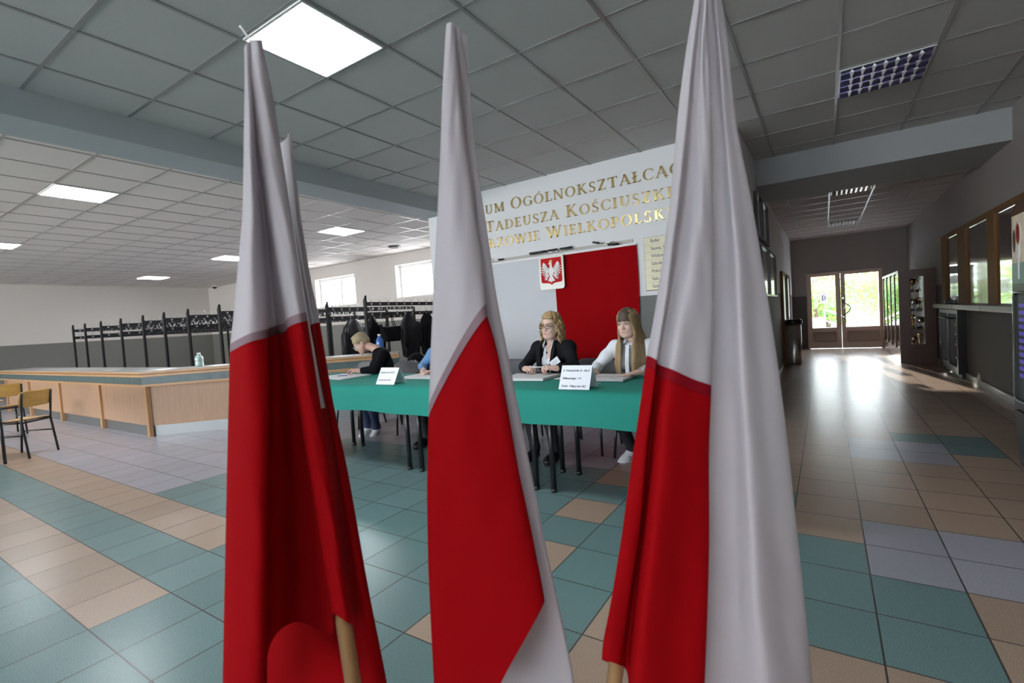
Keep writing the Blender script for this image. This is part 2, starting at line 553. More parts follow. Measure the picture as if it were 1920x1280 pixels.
def thing(name, label, cat, loc=(0, 0, 0), rz=0.0, group=None):
    o = bpy.data.objects.new(name, None)
    o.empty_display_size = 0.1
    COL.objects.link(o)
    o.location = loc
    o.rotation_euler = (0, 0, rz)
    o['label'] = label
    o['category'] = cat
    if group:
        o['group'] = group
    return o


def tag(o, label, cat, group=None, kind=None):
    o['label'] = label
    o['category'] = cat
    if group:
        o['group'] = group
    if kind:
        o['kind'] = kind
    return o


def dup(root, loc, rz=None, label=None, group=None):
    r = root.copy()
    COL.objects.link(r)
    r.location = loc
    if rz is not None:
        r.rotation_euler = (0, 0, rz)
    if label:
        r['label'] = label
    if group:
        r['group'] = group
    for ch in list(root.children):
        c = ch.copy()
        COL.objects.link(c)
        c.parent = r
        for g in list(ch.children):
            d = g.copy()
            COL.objects.link(d)
            d.parent = c
    return r


def text_mesh(name, body, size, material, matrix, parent=None, shear=0.0, extrude=0.0006, align='LEFT', space=1.0):
    cu = bpy.data.curves.new(name + '_text', 'FONT')
    cu.body = body
    cu.size = size
    cu.shear = shear
    cu.extrude = extrude
    cu.align_x = align
    cu.space_character = space
    tmp = bpy.data.objects.new(name + '_text', cu)
    COL.objects.link(tmp)
    dg = bpy.context.evaluated_depsgraph_get()
    me = bpy.data.meshes.new_from_object(tmp.evaluated_get(dg))
    bpy.data.objects.remove(tmp)
    bpy.data.curves.remove(cu)
    me.transform(matrix)
    me.materials.clear()
    me.materials.append(material)
    o = bpy.data.objects.new(name, me)
    COL.objects.link(o)
    if parent is not None:
        o.parent = parent
    return o


def frame_matrix(origin, x, y):
    x = Vector(x).normalized()
    y = Vector(y).normalized()
    z = x.cross(y)
    mm = Matrix.Identity(4)
    for i, a in enumerate((x, y, z)):
        for k in range(3):
            mm[k][i] = a[k]
    for k in range(3):
        mm[k][3] = origin[k]
    return mm
# ------------------------------------------------------------------ the setting
ZC = 3.25
XL, XR, YB, YW, YD = -19.5, 1.75, -9.0, 9.2, 15.5
YL = 5.95            # wall with the gilded inscription
XM0, XM1 = -5.33, -0.75


def tile_of(i, j):
    x = TX0 + (i + .5) * TP
    # lavender field of the cloakroom side
    if i <= -16 and j >= -4:
        return 2
    if i <= -10:
        if j == -5 and x < -3.1:
            return 1
        if j == -7 and x < -3.0:
            return 1
        if i > -16 or j < -4:
            if j >= 2:
                return 2
            return 0
    # right-hand field
    if i in (0, 1, 2) and j in (-1, 0) and not (i == 2 and j == -1 and False):
        return 2
    if i in (0, 1) and j in (5, 6) and not (i == 1 and j == 7):
        return 2
    if (i == 1 and j == 7) or (i == 2 and j in (6, 7)):
        return 0
    if i >= -3 and j <= -4:
        return 1
    if i >= 1 and j < 0:
        return 1
    if i == 0 and j in (-2, -3):
        return 0
    if i == -1 and j in (-1, -2, -3):
        return 0
    if i >= -1 and j >= 0:
        return 1
    if i == -5 and j in (-1, -3, -5, -7, 1):
        return 1
    if i >= -5 and j >= 2:
        return 1
    if i <= -6 and j >= 2:
        return 2
    return 0


fl = MB()
for i in range(-59, 6):
    for j in range(-36, 38):
        x0, y0 = max(TX0 + i * TP, XL), max(TY0 + j * TP, YB)
        x1, y1 = min(TX0 + (i + 1) * TP, XR), min(TY0 + (j + 1) * TP, YD)
        if x1 <= x0 or y1 <= y0 or (y0 > YW and x1 < XM1):
            continue
        fl.add([(x0, y0, 0), (x1, y0, 0), (x1, y1, 0), (x0, y1, 0)], [(0, 1, 2, 3)], mi=tile_of(i, j))
struct('floor', fl, [M['teal'], M['tan'], M['lav']])

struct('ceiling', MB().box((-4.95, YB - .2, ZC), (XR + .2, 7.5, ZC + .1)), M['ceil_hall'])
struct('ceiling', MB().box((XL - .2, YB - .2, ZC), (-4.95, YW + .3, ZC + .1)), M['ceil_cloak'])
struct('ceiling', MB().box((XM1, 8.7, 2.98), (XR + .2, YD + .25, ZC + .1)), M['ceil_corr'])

# dropped ceiling bars
PX, PY = 0.66, 0.66


def tbars(x0, x1, y0, y1, ox, oy, z, w=0.024, px=PX, py=PY):
    b = MB()
    k = math.ceil((x0 - ox) / px)
    while ox + k * px < x1:
        x = ox + k * px
        b.box((x - w / 2, y0, z - .006), (x + w / 2, y1, z + .004))
        k += 1
    k = math.ceil((y0 - oy) / py)
    while oy + k * py < y1:
        y = oy + k * py
        b.box((x0, y - w / 2, z - .005), (x1, y + w / 2, z + .003))
        k += 1
    return b


tb = tbars(-4.95, XR, YB, YL, -1.83, 3.14, ZC)
kx = [-1.83 + .66 * n for n in range(2, 6)]
for x in kx:
    tb.box((x - .012, YL, ZC - .006), (x + .012, 7.45, ZC + .004))
for y in (3.14 + .66 * 5, 3.14 + .66 * 6):
    tb.box((XM1, y - .012, ZC - .005), (XR, y + .012, ZC + .003))
struct('trim_1', tb, M['tbar'])
struct('trim_2', tbars(XL, -5.4, YB, YW, -7.52, 1.95, ZC), M['tbar_light'])
struct('trim_3', tbars(XM1, XR, 8.75, YD, 0.11, 8.82, 2.98, px=.57, py=.6), M['tbar'])

# beams
struct('trim_4', MB().box((-5.42, YB, 3.03), (-4.95, YL + .02, ZC)), M['beam'])
struct('trim_5', MB().box((XM1 + .005, 7.45, 2.9), (XR, 8.75, ZC)), M['beam_shaded'])

# walls
struct('wall_left', MB().box((XL - .2, YB - .2, 0), (XL, YW + .3, ZC)), M['wall_cloak'])
WIN = [(-13.0, -11.18, 2.06, 2.91), (-9.54, -7.72, 2.09, 2.95)]
wb = MB()
xs = [XL - .2, WIN[0][0], WIN[0][1], WIN[1][0], WIN[1][1], XM0]
wb.box((xs[0], YW, 0), (xs[1], YW + .3, ZC))
wb.box((xs[2], YW, 0), (xs[3], YW + .3, ZC))
wb.box((xs[4], YW, 0), (xs[5] + .02, YW + .3, ZC))
for x0, x1, z0, z1 in WIN:
    wb.box((x0, YW, 0), (x1, YW + .3, z0))
    wb.box((x0, YW, z1), (x1, YW + .3, ZC))
struct('wall_far', wb, M['wall_cloak'])
struct('wall_middle', MB().box((XM0, YL, 0), (XM1, YD + .25, ZC + .1)), M['wall_hall'])
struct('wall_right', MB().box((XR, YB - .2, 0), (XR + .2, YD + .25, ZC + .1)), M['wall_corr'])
wd = MB()
DX0, DX1, DZ = -0.41, 1.245, 2.04
wd.box((XM1, YD, 0), (DX0, YD + .25, ZC))
wd.box((DX1, YD, 0), (XR, YD + .25, ZC))
wd.box((DX0, YD, DZ), (DX1, YD + .25, ZC))
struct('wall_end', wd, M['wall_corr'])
wk = MB()
BW = [(-17.0, -8.0), (-6.4, 1.2)]  # openings added to let fill light in behind the camera
wk.box((XL - .2, YB - .25, 0), (BW[0][0], YB, ZC))
wk.box((BW[0][1], YB - .25, 0), (BW[1][0], YB, ZC))
wk.box((BW[1][1], YB - .25, 0), (XR + .2, YB, ZC))
for a, b_ in BW:
    wk.box((a, YB - .25, 0), (b_, YB, .7))
    wk.box((a, YB - .25, 2.8), (b_, YB, ZC))
struct('wall_back', wk, M['wall_cloak'])


def window(name, x0, x1, z0, z1, y, splits, fw=.07, d=.07):
    r = bpy.data.objects.new(name, None)
    COL.objects.link(r)
    r['kind'] = 'structure'
    r.location = (0, 0, 0)
    fr = MB()
    fr.box((x0, y, z0), (x1, y + d, z0 + fw)).box((x0, y, z1 - fw), (x1, y + d, z1))
    fr.box((x0, y, z0 + fw), (x0 + fw, y + d, z1 - fw)).box((x1 - fw, y, z0 + fw), (x1, y + d, z1 - fw))
    for s in splits:
        fr.box((s - fw * .6, y, z0 + fw), (s + fw * .6, y + d, z1 - fw))
    fr.build('window_frame', M['white_frame'], r)
    e = [x0 + fw] + list(splits) + [x1 - fw]
    for k in range(len(e) - 1):
        a = e[k] + (fw * .6 if k else 0)
        b_ = e[k + 1] - (fw * .6 if k < len(e) - 2 else 0)
        MB().box((a, y + d * .4, z0 + fw), (b_, y + d * .6, z1 - fw)).build('pane', M['pane'], r)
    return r


window('window_1', *WIN[0], YW + .18, [-12.0])
window('window_2', *WIN[1], YW + .18, [-8.35])
window('added_window_3', -17.0, -8.0, .7, 2.8, YB - .2, [-14.75, -12.5, -10.25])  # unseen window, added to light the cloakroom side
window('added_window_4', -6.4, 1.2, .7, 2.8, YB - .2, [-4.5, -2.6, -.7])  # unseen window, added to light the hall

# skirting along the corridor and hall
struct('baseboard_right', MB().box((XR - .018, YB, 0), (XR, 11.85, .085)), M['sill'])
struct('baseboard_middle', MB().box((XM0, YL - .014, 0), (XM1, YL, .08)).box((XM1, YL, 0), (XM1 + .014, 11.2, .08)), M['sill'])
struct('baseboard_end', MB().box((XM1, YD - .014, 0), (DX0, YD, .08)), M['dark_wood'])

# glazed double door at the corridor's end
door = bpy.data.objects.new('door_1', None)
COL.objects.link(door)
door['kind'] = 'structure'
fr = MB()
fr.box((DX0, YD - .03, 0), (DX0 + .05, YD + .1, DZ)).box((DX1 - .05, YD - .03, 0), (DX1, YD + .1, DZ)).box((DX0 + .05, YD - .03, DZ - .05), (DX1 - .05, YD + .1, DZ))
fr.build('door_frame', M['door_frame'], door)


def leaf(x0, x1, gx0, gx1):
    z0, z1, gz0, gz1 = .012, DZ - .05, .565, 1.95
    b = MB()
    y0, y1 = YD, YD + .06
    b.box((x0, y0, z0), (gx0, y1, z1)).box((gx1, y0, z0), (x1, y1, z1)).box((gx0, y0, gz1), (gx1, y1, z1))
    b.box((gx0, y0, .46), (gx1, y1, gz0)).box((gx0, y0, z0), (gx1, y1, .17))
    lf = b.build('door_leaf', M['door_frame'], door)
    MB().box((gx0, y0 + .02, gz0), (gx1, y0 + .03, gz1)).build('door_pane', M['pane'], lf)
    p = MB().box((gx0, y0 + .02, .17), (gx1, y0 + .04, .46))
    p.bevel_box((gx0 + .03, y0 + .008, .2), (gx1 - .03, y0 + .024, .43), .006)
    p.build('door_panel', M['door_panel'], lf)
    return lf


lf1 = leaf(DX0 + .05, .355, -.30, .245)
lf2 = leaf(.362, DX1 - .05, .455, 1.165)
h = MB()
hp = [(.40, YD - .005, 1.30), (.40, YD - .03, 1.22), (.47, YD - .05, 1.18), (.535, YD - .06, 1.12), (.555, YD - .06, 1.06), (.53, YD - .06, .99), (.47, YD - .05, .93), (.40, YD - .03, .88)]
h.tube(hp, .014, 8)
h.build('door_handle', M['black_metal'], lf2)
MB().sphere((.41, YD - .02, 1.08), (.035, .02, .05), 8).tube([(.40, YD, 1.33), (.40, YD - .02, 1.33)], .018, 10).tube([(.40, YD, .84), (.40, YD - .02, .84)], .018, 10).build('door_lock', M['chrome'], lf2)

# doors in the corridor's left wall
for k, (y0, y1) in enumerate(((11.35, 12.2), (12.75, 13.6))):
    d = bpy.data.objects.new('door_%d' % (k + 2), None)
    COL.objects.link(d)
    d['kind'] = 'structure'
    b = MB()
    x = XM1
    b.box((x, y0 - .07, 0), (x + .05, y0, 1.95)).box((x, y1, 0), (x + .05, y1 + .07, 1.95)).box((x, y0, 1.88), (x + .05, y1, 1.95))
    b.build('door_frame', M['frame_wood'], d)
    lf = MB().box((x, y0, .01), (x + .03, y1, 1.88)).build('door_leaf', M['white_metal'], d)
    MB().tube([(x + .03, y0 + .08, .95), (x + .09, y0 + .08, .95), (x + .09, y0 + .2, .95)], .011, 8).box((x + .03, y0 + .05, .86), (x + .036, y0 + .11, 1.04)).build('door_handle', M['chrome'], lf)

# reception window in the right wall
rw = bpy.data.objects.new('window_5', None)
COL.objects.link(rw)
rw['kind'] = 'structure'
b = MB()
for y0, y1 in ((10.75, 11.1), (9.4, 9.9), (8.0, 8.3), (6.5, 6.75)):
    b.box((XR - .045, y0, 1.12), (XR, y1, 2.26))
for y0, y1 in ((9.9, 10.75), (8.3, 9.4), (6.75, 8.0)):
    b.box((XR - .045, y0, 2.2), (XR, y1, 2.26))
b.build('window_frame', M['frame_wood'], rw)
for y0, y1 in ((9.9, 10.75), (8.3, 9.4), (6.75, 8.0)):
    MB().box((XR - .02, y0, 1.12), (XR - .008, y1, 2.2)).build('sliding_pane', M['window_glass'], rw)
    MB().box((XR - .03, y0 + .03, 2.185), (XR - .012, y1 - .03, 2.2)).build('sliding_rail', M['chrome'], rw)
for y0, y1 in ((9.62, 11.12), (8.06, 9.6), (6.4, 8.04)):
    MB().bevel_box((XR - .17, y0, 1.05), (XR, y1, 1.12), .006).build('window_sill', M['sill'], rw)

# outdoors behind the door: paving, parapet, railing, hedge trees
struct('ground', MB().box((-30, YD + .25, -.15), (30, 60, -.02)), M['paving'])
struct('ground', MB().box((-40, YW + .4, -.6), (XM0 - .5, 40, -.2)), M['paving'])
# ------------------------------------------------------------------ outdoors
def foliage(name, label, c, r, n, material, seed, trunk=True, leaf=.13, group=None):
    rr = random.Random(seed)
    t = thing(name, label, 'tree', (c[0], c[1], -.02), group=group)
    b = MB()
    lobes = [(rr.uniform(-.6, .6) * r[0], rr.uniform(-.5, .5) * r[1], rr.uniform(-.55, .55) * r[2], rr.uniform(.35, .6)) for _ in range(9)]
    for _ in range(n):
        lx, ly, lz, s = rr.choice(lobes)
        u = np.array([rr.gauss(0, 1) for _ in range(3)])
        u /= np.linalg.norm(u) + 1e-9
        q = rr.uniform(.55, 1.0)
        p = np.array([lx + u[0] * r[0] * s * q, ly + u[1] * r[1] * s * q, c[2] + .02 + lz + u[2] * r[2] * s * q])
        if p[2] < .15:
            p[2] = rr.uniform(.15, .6)
        a = np.array([rr.gauss(0, 1) for _ in range(3)])
        a /= np.linalg.norm(a)
        d = np.cross(a, u)
        d /= np.linalg.norm(d) + 1e-9
        L = leaf * rr.uniform(.7, 1.3)
        w = L * .55
        b.add([p - a * L * .5, p + d * w * .5, p + a * L * .5, p - d * w * .5], [(0, 1, 2, 3)], mi=0 if rr.random() < .68 else 1)
    b.build('crown', material, t)
    MB().tube([(0, 0, 0), (.05, .02, c[2] * .5), (-.03, .05, c[2])], [.12, .09, .05], 8).build('trunk', M['bark'], t)
    return t


LM = [M['leaf_a'], M['leaf_b']]
foliage('garden_tree', 'tall leafy tree left behind the glazed double door, made tall to block the sun', (-2.3, 22.0, 2.3), (1.5, 1.3, 2.0), 2600, LM, 1)  # placed and made tall to keep sun off the left door leaf
foliage('garden_tree', 'broad low tree seen through the door pane with the letter sheet', (-.35, 23.5, 1.25), (1.5, 1.2, 1.3), 2600, LM, 2)
foliage('garden_tree', 'yellowish bush seen through the door pane with the handle', (2.1, 27.2, 1.4), (1.9, 1.2, 1.45), 2600, LM, 3)
foliage('garden_tree', 'far green tree at the right beyond the glazed door', (5.4, 31.0, 2.1), (2.2, 1.5, 2.1), 2400, LM, 4)
foliage('garden_tree', 'far green tree at the left beyond the glazed door', (-4.2, 33.5, 2.1), (1.9, 1.5, 1.8), 1800, LM, 5)
foliage('garden_tree', 'dense pale green hedge bush in the middle beyond the glazed door', (.1, 28.5, 1.5), (1.5, .9, 1.6), 4200, LM, 11, leaf=.17)
foliage('garden_tree', 'dense hedge bush behind the low parapet left of the door centre', (-2.95, 26.2, 1.5), (1.4, .9, 1.6), 3600, LM, 12, leaf=.17)
foliage('garden_tree', 'dense hedge bush right of the porch pier beyond the door', (3.4, 34.5, 1.9), (1.8, .9, 2.0), 3600, LM, 13, leaf=.17)
tag(MB().box((1.32, 16.2, -.02), (1.55, 18.0, 2.7)).build('porch_pier', M['render_white']), 'white rendered porch pier outside the right door leaf', 'pier')
w = MB().box((-1.3, 19.8, -.02), (-.02, 20.0, .72))
tag(w.build('parapet', M['render_white']), 'low pale parapet wall outside the left door leaf', 'wall')
rl = thing('stair_railing', 'white sloping stair railing outside the left door leaf', 'railing', (0, 0, 0))
MB().tube([(-.02, 19.7, 1.0), (.95, 19.7, .5)], .03, 8).tube([(-.02, 19.7, .62), (.95, 19.7, .2)], .02, 8).build('hand_rail', M['white_frame'], rl)
for x, z in ((-.02, 1.02), (.95, .55)):
    MB().box((x - .025, 19.675, -.02), (x + .025, 19.725, z)).build('railing_post', M['white_frame'], rl)
# building seen through the cloakroom window
fb = thing('neighbouring_building', 'pale building with a red vertical strip seen through the right cloakroom window', 'building', (-13.0, 26.0, -.2))
MB().box((-5, 0, 0), (6, 4, 3.4)).build('facade', M['render_white'], fb)
MB().box((.2, -.05, 0), (.6, 0, 3.4)).build('red_strip', M['coral'], fb)

# things fixed to the glazed door
sheet = thing('letter_sheet', 'grey paper sheet with a black letter D on the left door pane', 'sign', (-.022, YD + .018, 1.375))
MB().box((-.085, -.001, -.15), (.085, .0012, .15)).build('sheet', M['thin_sheet'], sheet)
# ------------------------------------------------------------------ serif lettering
def ell(cx, cy, rx, ry, a0, a1, w_side, w_top, n=22):
    """Elliptical stroke, heavy at the sides and thin at the top; returns a polygon."""
    out, inn = [], []
    for k in range(n + 1):
        t = math.radians(a0 + (a1 - a0) * k / n)
        out.append((cx + rx * math.cos(t), cy + ry * math.sin(t)))
        inn.append((cx + (rx - w_side) * math.cos(t), cy + (ry - w_top) * math.sin(t)))
    return ('strip', out, inn)


TH, TN, SH = .172, .078, .055


def ln(x1, y1, x2, y2, w):
    """Stroke with horizontally cut ends."""
    return ('poly', [(x1 - w / 2, y1), (x1 + w / 2, y1), (x2 + w / 2, y2), (x2 - w / 2, y2)])


def rect(x0, y0, x1, y1):
    return ('poly', [(x0, y0), (x1, y0), (x1, y1), (x0, y1)])


def serif(x, y, w):
    """Flat serif centred on x; y = 0 foot or 1 head."""
    return rect(x - w / 2, 0, x + w / 2, SH) if y == 0 else rect(x - w / 2, 1 - SH, x + w / 2, 1)


def beak(x, y0, y1, d):
    return ('poly', [(x, y0), (x + d, y0), (x + d * .7, y1), (x, y1)] if y1 > y0 else [(x, y1), (x + d * .7, y1), (x + d, y0), (x, y0)])


def glyph(ch):
    base = {'Ó': 'O', 'Ś': 'S', 'Ł': 'L', 'Ą': 'A'}.get(ch, ch)
    g, w = [], .7
    if base == 'I':
        w = .42
        g = [ln(.21, 0, .21, 1, TH), serif(.21, 0, .36), serif(.21, 1, .36)]
    elif base == 'L':
        w = .66
        g = [ln(.2, 0, .2, 1, TH), serif(.2, 1, .36), rect(.03, 0, .6, TN), ('poly', [(.52, 0), (.62, 0), (.64, .24), (.6, .24)])]
    elif base == 'E':
        w = .68
        g = [ln(.2, 0, .2, 1, TH), rect(.03, 0, .6, TN), rect(.03, 1 - TN, .58, 1), rect(.2, .5, .48, .55),
             ('poly', [(.52, 0), (.61, 0), (.63, .22), (.59, .22)]), ('poly', [(.5, 1), (.59, 1), (.6, .8), (.56, .8)]), rect(.45, .43, .49, .62)]
    elif base == 'T':
        w = .78
        g = [ln(.39, 0, .39, 1, TH), serif(.39, 0, .36), rect(.04, 1 - TN, .74, 1), ('poly', [(.03, 1), (.1, 1), (.07, .78), (.03, .78)]), ('poly', [(.68, 1), (.75, 1), (.75, .78), (.71, .78)])]
    elif base == 'U':
        w = .86
        g = [ln(.2, .3, .2, 1, TH), ln(.68, .3, .68, 1, TN), serif(.2, 1, .34), serif(.68, 1, .26), ell(.42, .32, .29, .33, 180, 360, .13, .07)]
    elif base == 'M':
        w = 1.06
        g = [ln(.17, 0, .17, 1, TN), ln(.89, 0, .89, 1, TH), ln(.2, 1, .53, .05, TH), ln(.53, .05, .86, 1, TN), serif(.17, 0, .28), serif(.89, 0, .34), serif(.13, 1, .2), serif(.94, 1, .2)]
    elif base == 'N':
        w = .92
        g = [ln(.16, 0, .16, 1, TN), ln(.76, 0, .76, 1, TN), ln(.19, 1, .74, 0, TH), serif(.16, 0, .28), serif(.76, 1, .28), serif(.12, 1, .2)]
    elif base == 'O':
        w = .94
        g = [ell(.47, .5, .43, .52, 0, 360, .155, .055, 36)]
    elif base == 'C':
        w = .82
        g = [ell(.47, .5, .43, .52, 48, 312, .155, .055, 30), ('poly', [(.72, .93), (.78, .95), (.8, .7), (.76, .7)]), ('poly', [(.74, .14), (.79, .1), (.8, .27), (.77, .27)])]
    elif base == 'G':
        w = .92
        g = [ell(.47, .5, .43, .52, 48, 312, .155, .055, 30), ('poly', [(.72, .93), (.78, .95), (.8, .7), (.76, .7)]), ln(.77, .08, .77, .44, TH), rect(.6, .42, .92, .42 + SH)]
    elif base == 'S':
        w = .62
        g = [ell(.3, .74, .22, .27, 30, 270, .12, .06, 20), ell(.31, .25, .25, .27, -150, 90, .135, .065, 20),
             ('poly', [(.46, .95), (.51, .97), (.52, .74), (.48, .74)]), ('poly', [(.07, .03), (.11, .03), (.1, .28), (.06, .28)]),
             ('poly', [(.1, .62), (.24, .62), (.56, .3), (.42, .36)])]
    elif base == 'K':
        w = .86
        g = [ln(.2, 0, .2, 1, TH), serif(.2, 0, .36), serif(.2, 1, .36), ln(.28, .46, .66, 1, TN), ln(.36, .58, .72, 0, TH), serif(.66, 1, .24), serif(.74, 0, .26)]
    elif base == 'Z':
        w = .72
        g = [rect(.06, 1 - TN, .64, 1), rect(.05, 0, .64, TN), ln(.15, 0, .55, 1, TH + .02), ('poly', [(.06, 1), (.12, 1), (.1, .8), (.06, .8)]), ('poly', [(.6, 0), (.66, 0), (.67, .22), (.63, .22)])]
    elif base == 'A':
        w = .86
        g = [ln(.12, 0, .43, 1, TN), ln(.42, 1, .74, 0, TH), rect(.22, .32, .64, .37), serif(.12, 0, .26), serif(.75, 0, .32)]
    elif base == 'D':
        w = .9
        g = [ln(.2, 0, .2, 1, TH), serif(.14, 0, .26), serif(.14, 1, .26), rect(.2, 0, .42, TN), rect(.2, 1 - TN, .42, 1), ell(.42, .5, .42, .5, -90, 90, .155, .06, 22)]
    elif base == 'R':
        w = .82
        g = [ln(.2, 0, .2, 1, TH), serif(.2, 0, .36), serif(.14, 1, .26), rect(.2, 1 - TN, .38, 1), rect(.2, .46, .38, .46 + TN), ell(.36, .73, .26, .27, -90, 90, .135, .06, 18), ln(.4, .48, .7, 0, TH), serif(.72, 0, .24)]
    elif base == 'P':
        w = .7
        g = [ln(.2, 0, .2, 1, TH), serif(.2, 0, .36), serif(.14, 1, .26), rect(.2, 1 - TN, .38, 1), rect(.2, .42, .38, .42 + TN), ell(.36, .71, .28, .29, -90, 90, .14, .06, 18)]
    elif base == 'W':
        w = 1.22
        g = [ln(.12, 1, .38, 0, TH), ln(.38, 0, .62, 1, TN), ln(.58, 1, .84, 0, TH), ln(.84, 0, 1.08, 1, TN), serif(.11, 1, .3), serif(.58, 1, .24), serif(1.1, 1, .24)]
    elif base == '.':
        w = .26
        g = [rect(.07, 0, .19, .12)]
    if ch in 'ÓŚ':
        cx = w / 2
        g.append(('poly', [(cx - .06, 1.07), (cx + .01, 1.07), (cx + .17, 1.24), (cx + .05, 1.24)]))
    if ch == 'Ł':
        g.append(('poly', [(.02, .38), (.4, .58), (.4, .66), (.02, .46)]))
    if ch == 'Ą':
        g.append(('strip', [(.76, .0), (.69, -.1), (.72, -.2), (.82, -.2)], [(.82, .0), (.76, -.1), (.77, -.15), (.82, -.16)]))
    return g, w


def lettering(text, to3, depth, small=.84):
    """Small-capital line; returns MB plus total width in cap units. '^X' marks a large capital."""
    return text


def set_line(parent, text, x0, x1, base_z, cap, wall_y, small=.84, depth=.006):
    """Fits the line between x0 and x1 on a wall facing -Y; every letter is a part of its own."""
    items, tot = [], 0
    k = 0
    while k < len(text):
        s = small
        if text[k] == '^':
            s = 1.0
            k += 1
        if text[k] == ' ':
            tot += .42
        else:
            g, w = glyph(text[k])
            items.append((g, s, tot))
            tot += w * s + .07
        k += 1
    sc = (x1 - x0) / (tot - .07)
    for g, s, off in items:
        mb = MB()

        def p3(p, h):
            return (x0 + (off + p[0] * s) * sc, wall_y - h, base_z + p[1] * s * cap)
        for kind, *a in g:
            if kind == 'poly':
                mb.prism(a[0], lambda x, y, h: p3((x, y), h), depth)
            else:
                o, i_ = a
                n = len(o)
                vs = [p3(q, depth) for q in o] + [p3(q, depth) for q in i_] + [p3(q, 0) for q in o] + [p3(q, 0) for q in i_]
                fs = []
                for q in range(n - 1):
                    fs.append((q, q + 1, n + q + 1, n + q))
                    fs.append((2 * n + q, 2 * n + q + 1, q + 1, q))
                    fs.append((n + q, n + q + 1, 3 * n + q + 1, 3 * n + q))
                mb.add(vs, fs)
        mb.build('letter', M['gold'], parent)


ins = thing('wall_inscription', 'three lines of gold serif capitals on the white wall above the draped flag', 'sign', (0, 0, 0))
# lines are set so that the parts in view fall where they are seen
for text, x0, x1, z in (('^L^I^C^EUM ^OGÓLNOKSZTAŁCĄCE', -4.735, -1.225, 2.895), ('^I^M. ^TADEUSZA ^KOŚCIUSZKI', -4.70, -1.47, 2.632), ('^W ^GORZOWIE ^WIELKOPOLSKIM', -4.90, -1.285, 2.395)):
    text = text.replace('^L^I^C^E', '^LICE') if text.startswith('^L^I') else text
    set_line(ins, text, x0, x1, z, .155, YL - .002)

dl = MB()
for kind, *a in glyph('D')[0]:
    def q3(p, h):
        return (-.05 + p[0] * .11, -.0022 - h, -.07 + p[1] * .125)
    if kind == 'poly':
        dl.prism(a[0], lambda x, y, h: q3((x, y), h), .0006)
    else:
        o, i_ = a
        n = len(o)
        dl.add([q3(p, .0006) for p in o] + [q3(p, .0006) for p in i_], [(q, q + 1, n + q + 1, n + q) for q in range(n - 1)])
dl.build('letter', M['ink'], sheet)
st = thing('round_sticker', 'white square sticker with a red ring high on the left door pane', 'sticker', (-.215, YD + .018, 1.83))
MB().box((-.065, -.001, -.065), (.065, .001, .065)).build('sticker_sheet', M['thin_white'], st)
ring = MB()
ring.grid([[(r * math.cos(t), -.0018, r * math.sin(t)) for t in [2 * math.pi * k / 24 for k in range(25)]] for r in (.032, .045)])
ring.build('printed_ring', M['red_paint'], st)

# ------------------------------------------------------------------ ceiling lights
def recessed_light(name, label, x0, x1, y0, y1, z, lit, rows=4, cols=8, group=None):
    cx, cy = (x0 + x1) / 2, (y0 + y1) / 2
    t = thing(name, label, 'lamp', (cx, cy, z), group=group)
    hx, hy = (x1 - x0) / 2 - .012, (y1 - y0) / 2 - .012
    fr = MB()
    f = .014
    fr.box((-hx, -hy, -.008), (hx, -hy + f, 0)).box((-hx, hy - f, -.008), (hx, hy, 0)).box((-hx, -hy + f, -.008), (-hx + f, hy - f, 0)).box((hx - f, -hy + f, -.008), (hx, hy - f, 0))
    fr.build('lamp_frame', M['white_metal'], t)
    if lit:
        MB().box((-hx + f, -hy + f, -.003), (hx - f, hy - f, -.001)).build('diffuser', M['lamp'], t)
        lv = MB()
        for k in range(1, rows):
            y = -hy + f + (2 * hy - 2 * f) * k / rows
            lv.box((-hx + f, y - .003, -.012), (hx - f, y + .003, -.003))
        for k in range(1, cols):
            x = -hx + f + (2 * hx - 2 * f) * k / cols
            lv.box((x - .0015, -hy + f, -.011), (x + .0015, hy - f, -.003))
        lv.build('louvre', M['white_metal'], t)
    else:
        rf = MB()
        for k in range(rows):
            ya = -hy + f + (2 * hy - 2 * f) * k / rows
            yb = -hy + f + (2 * hy - 2 * f) * (k + 1) / rows
            prof = []
            for s in range(9):
                u = s / 8
                prof.append((ya + (yb - ya) * u, -.004 - .022 * abs(2 * u - 1) ** 1.7))
            rf.grid([[(-hx + f, y, z_) for y, z_ in prof], [(hx - f, y, z_) for y, z_ in prof]])
        rf.build('reflector', M['mirror_sky_tint'] if lit is None else M['mirror_dark'], t)
        lv = MB()
        for k in range(rows):
            ya = -hy + f + (2 * hy - 2 * f) * (k + .04) / rows
            yb = -hy + f + (2 * hy - 2 * f) * (k + .96) / rows
            for c in range(1, cols):
                x = -hx + f + (2 * hx - 2 * f) * c / cols
                lv.add([(x - .017, ya, -.031), (x + .017, ya, -.031), (x, ya, -.006), (x - .002, yb, -.031), (x + .002, yb, -.031), (x, yb, -.006)],
                       [(0, 2, 1), (5, 3, 4), (1, 2, 5, 4), (0, 3, 5, 2), (0, 1, 4, 3)])
        lv.build('louvre', M['louvre_glint'] if lit is None else M['steel'], t)
    return t


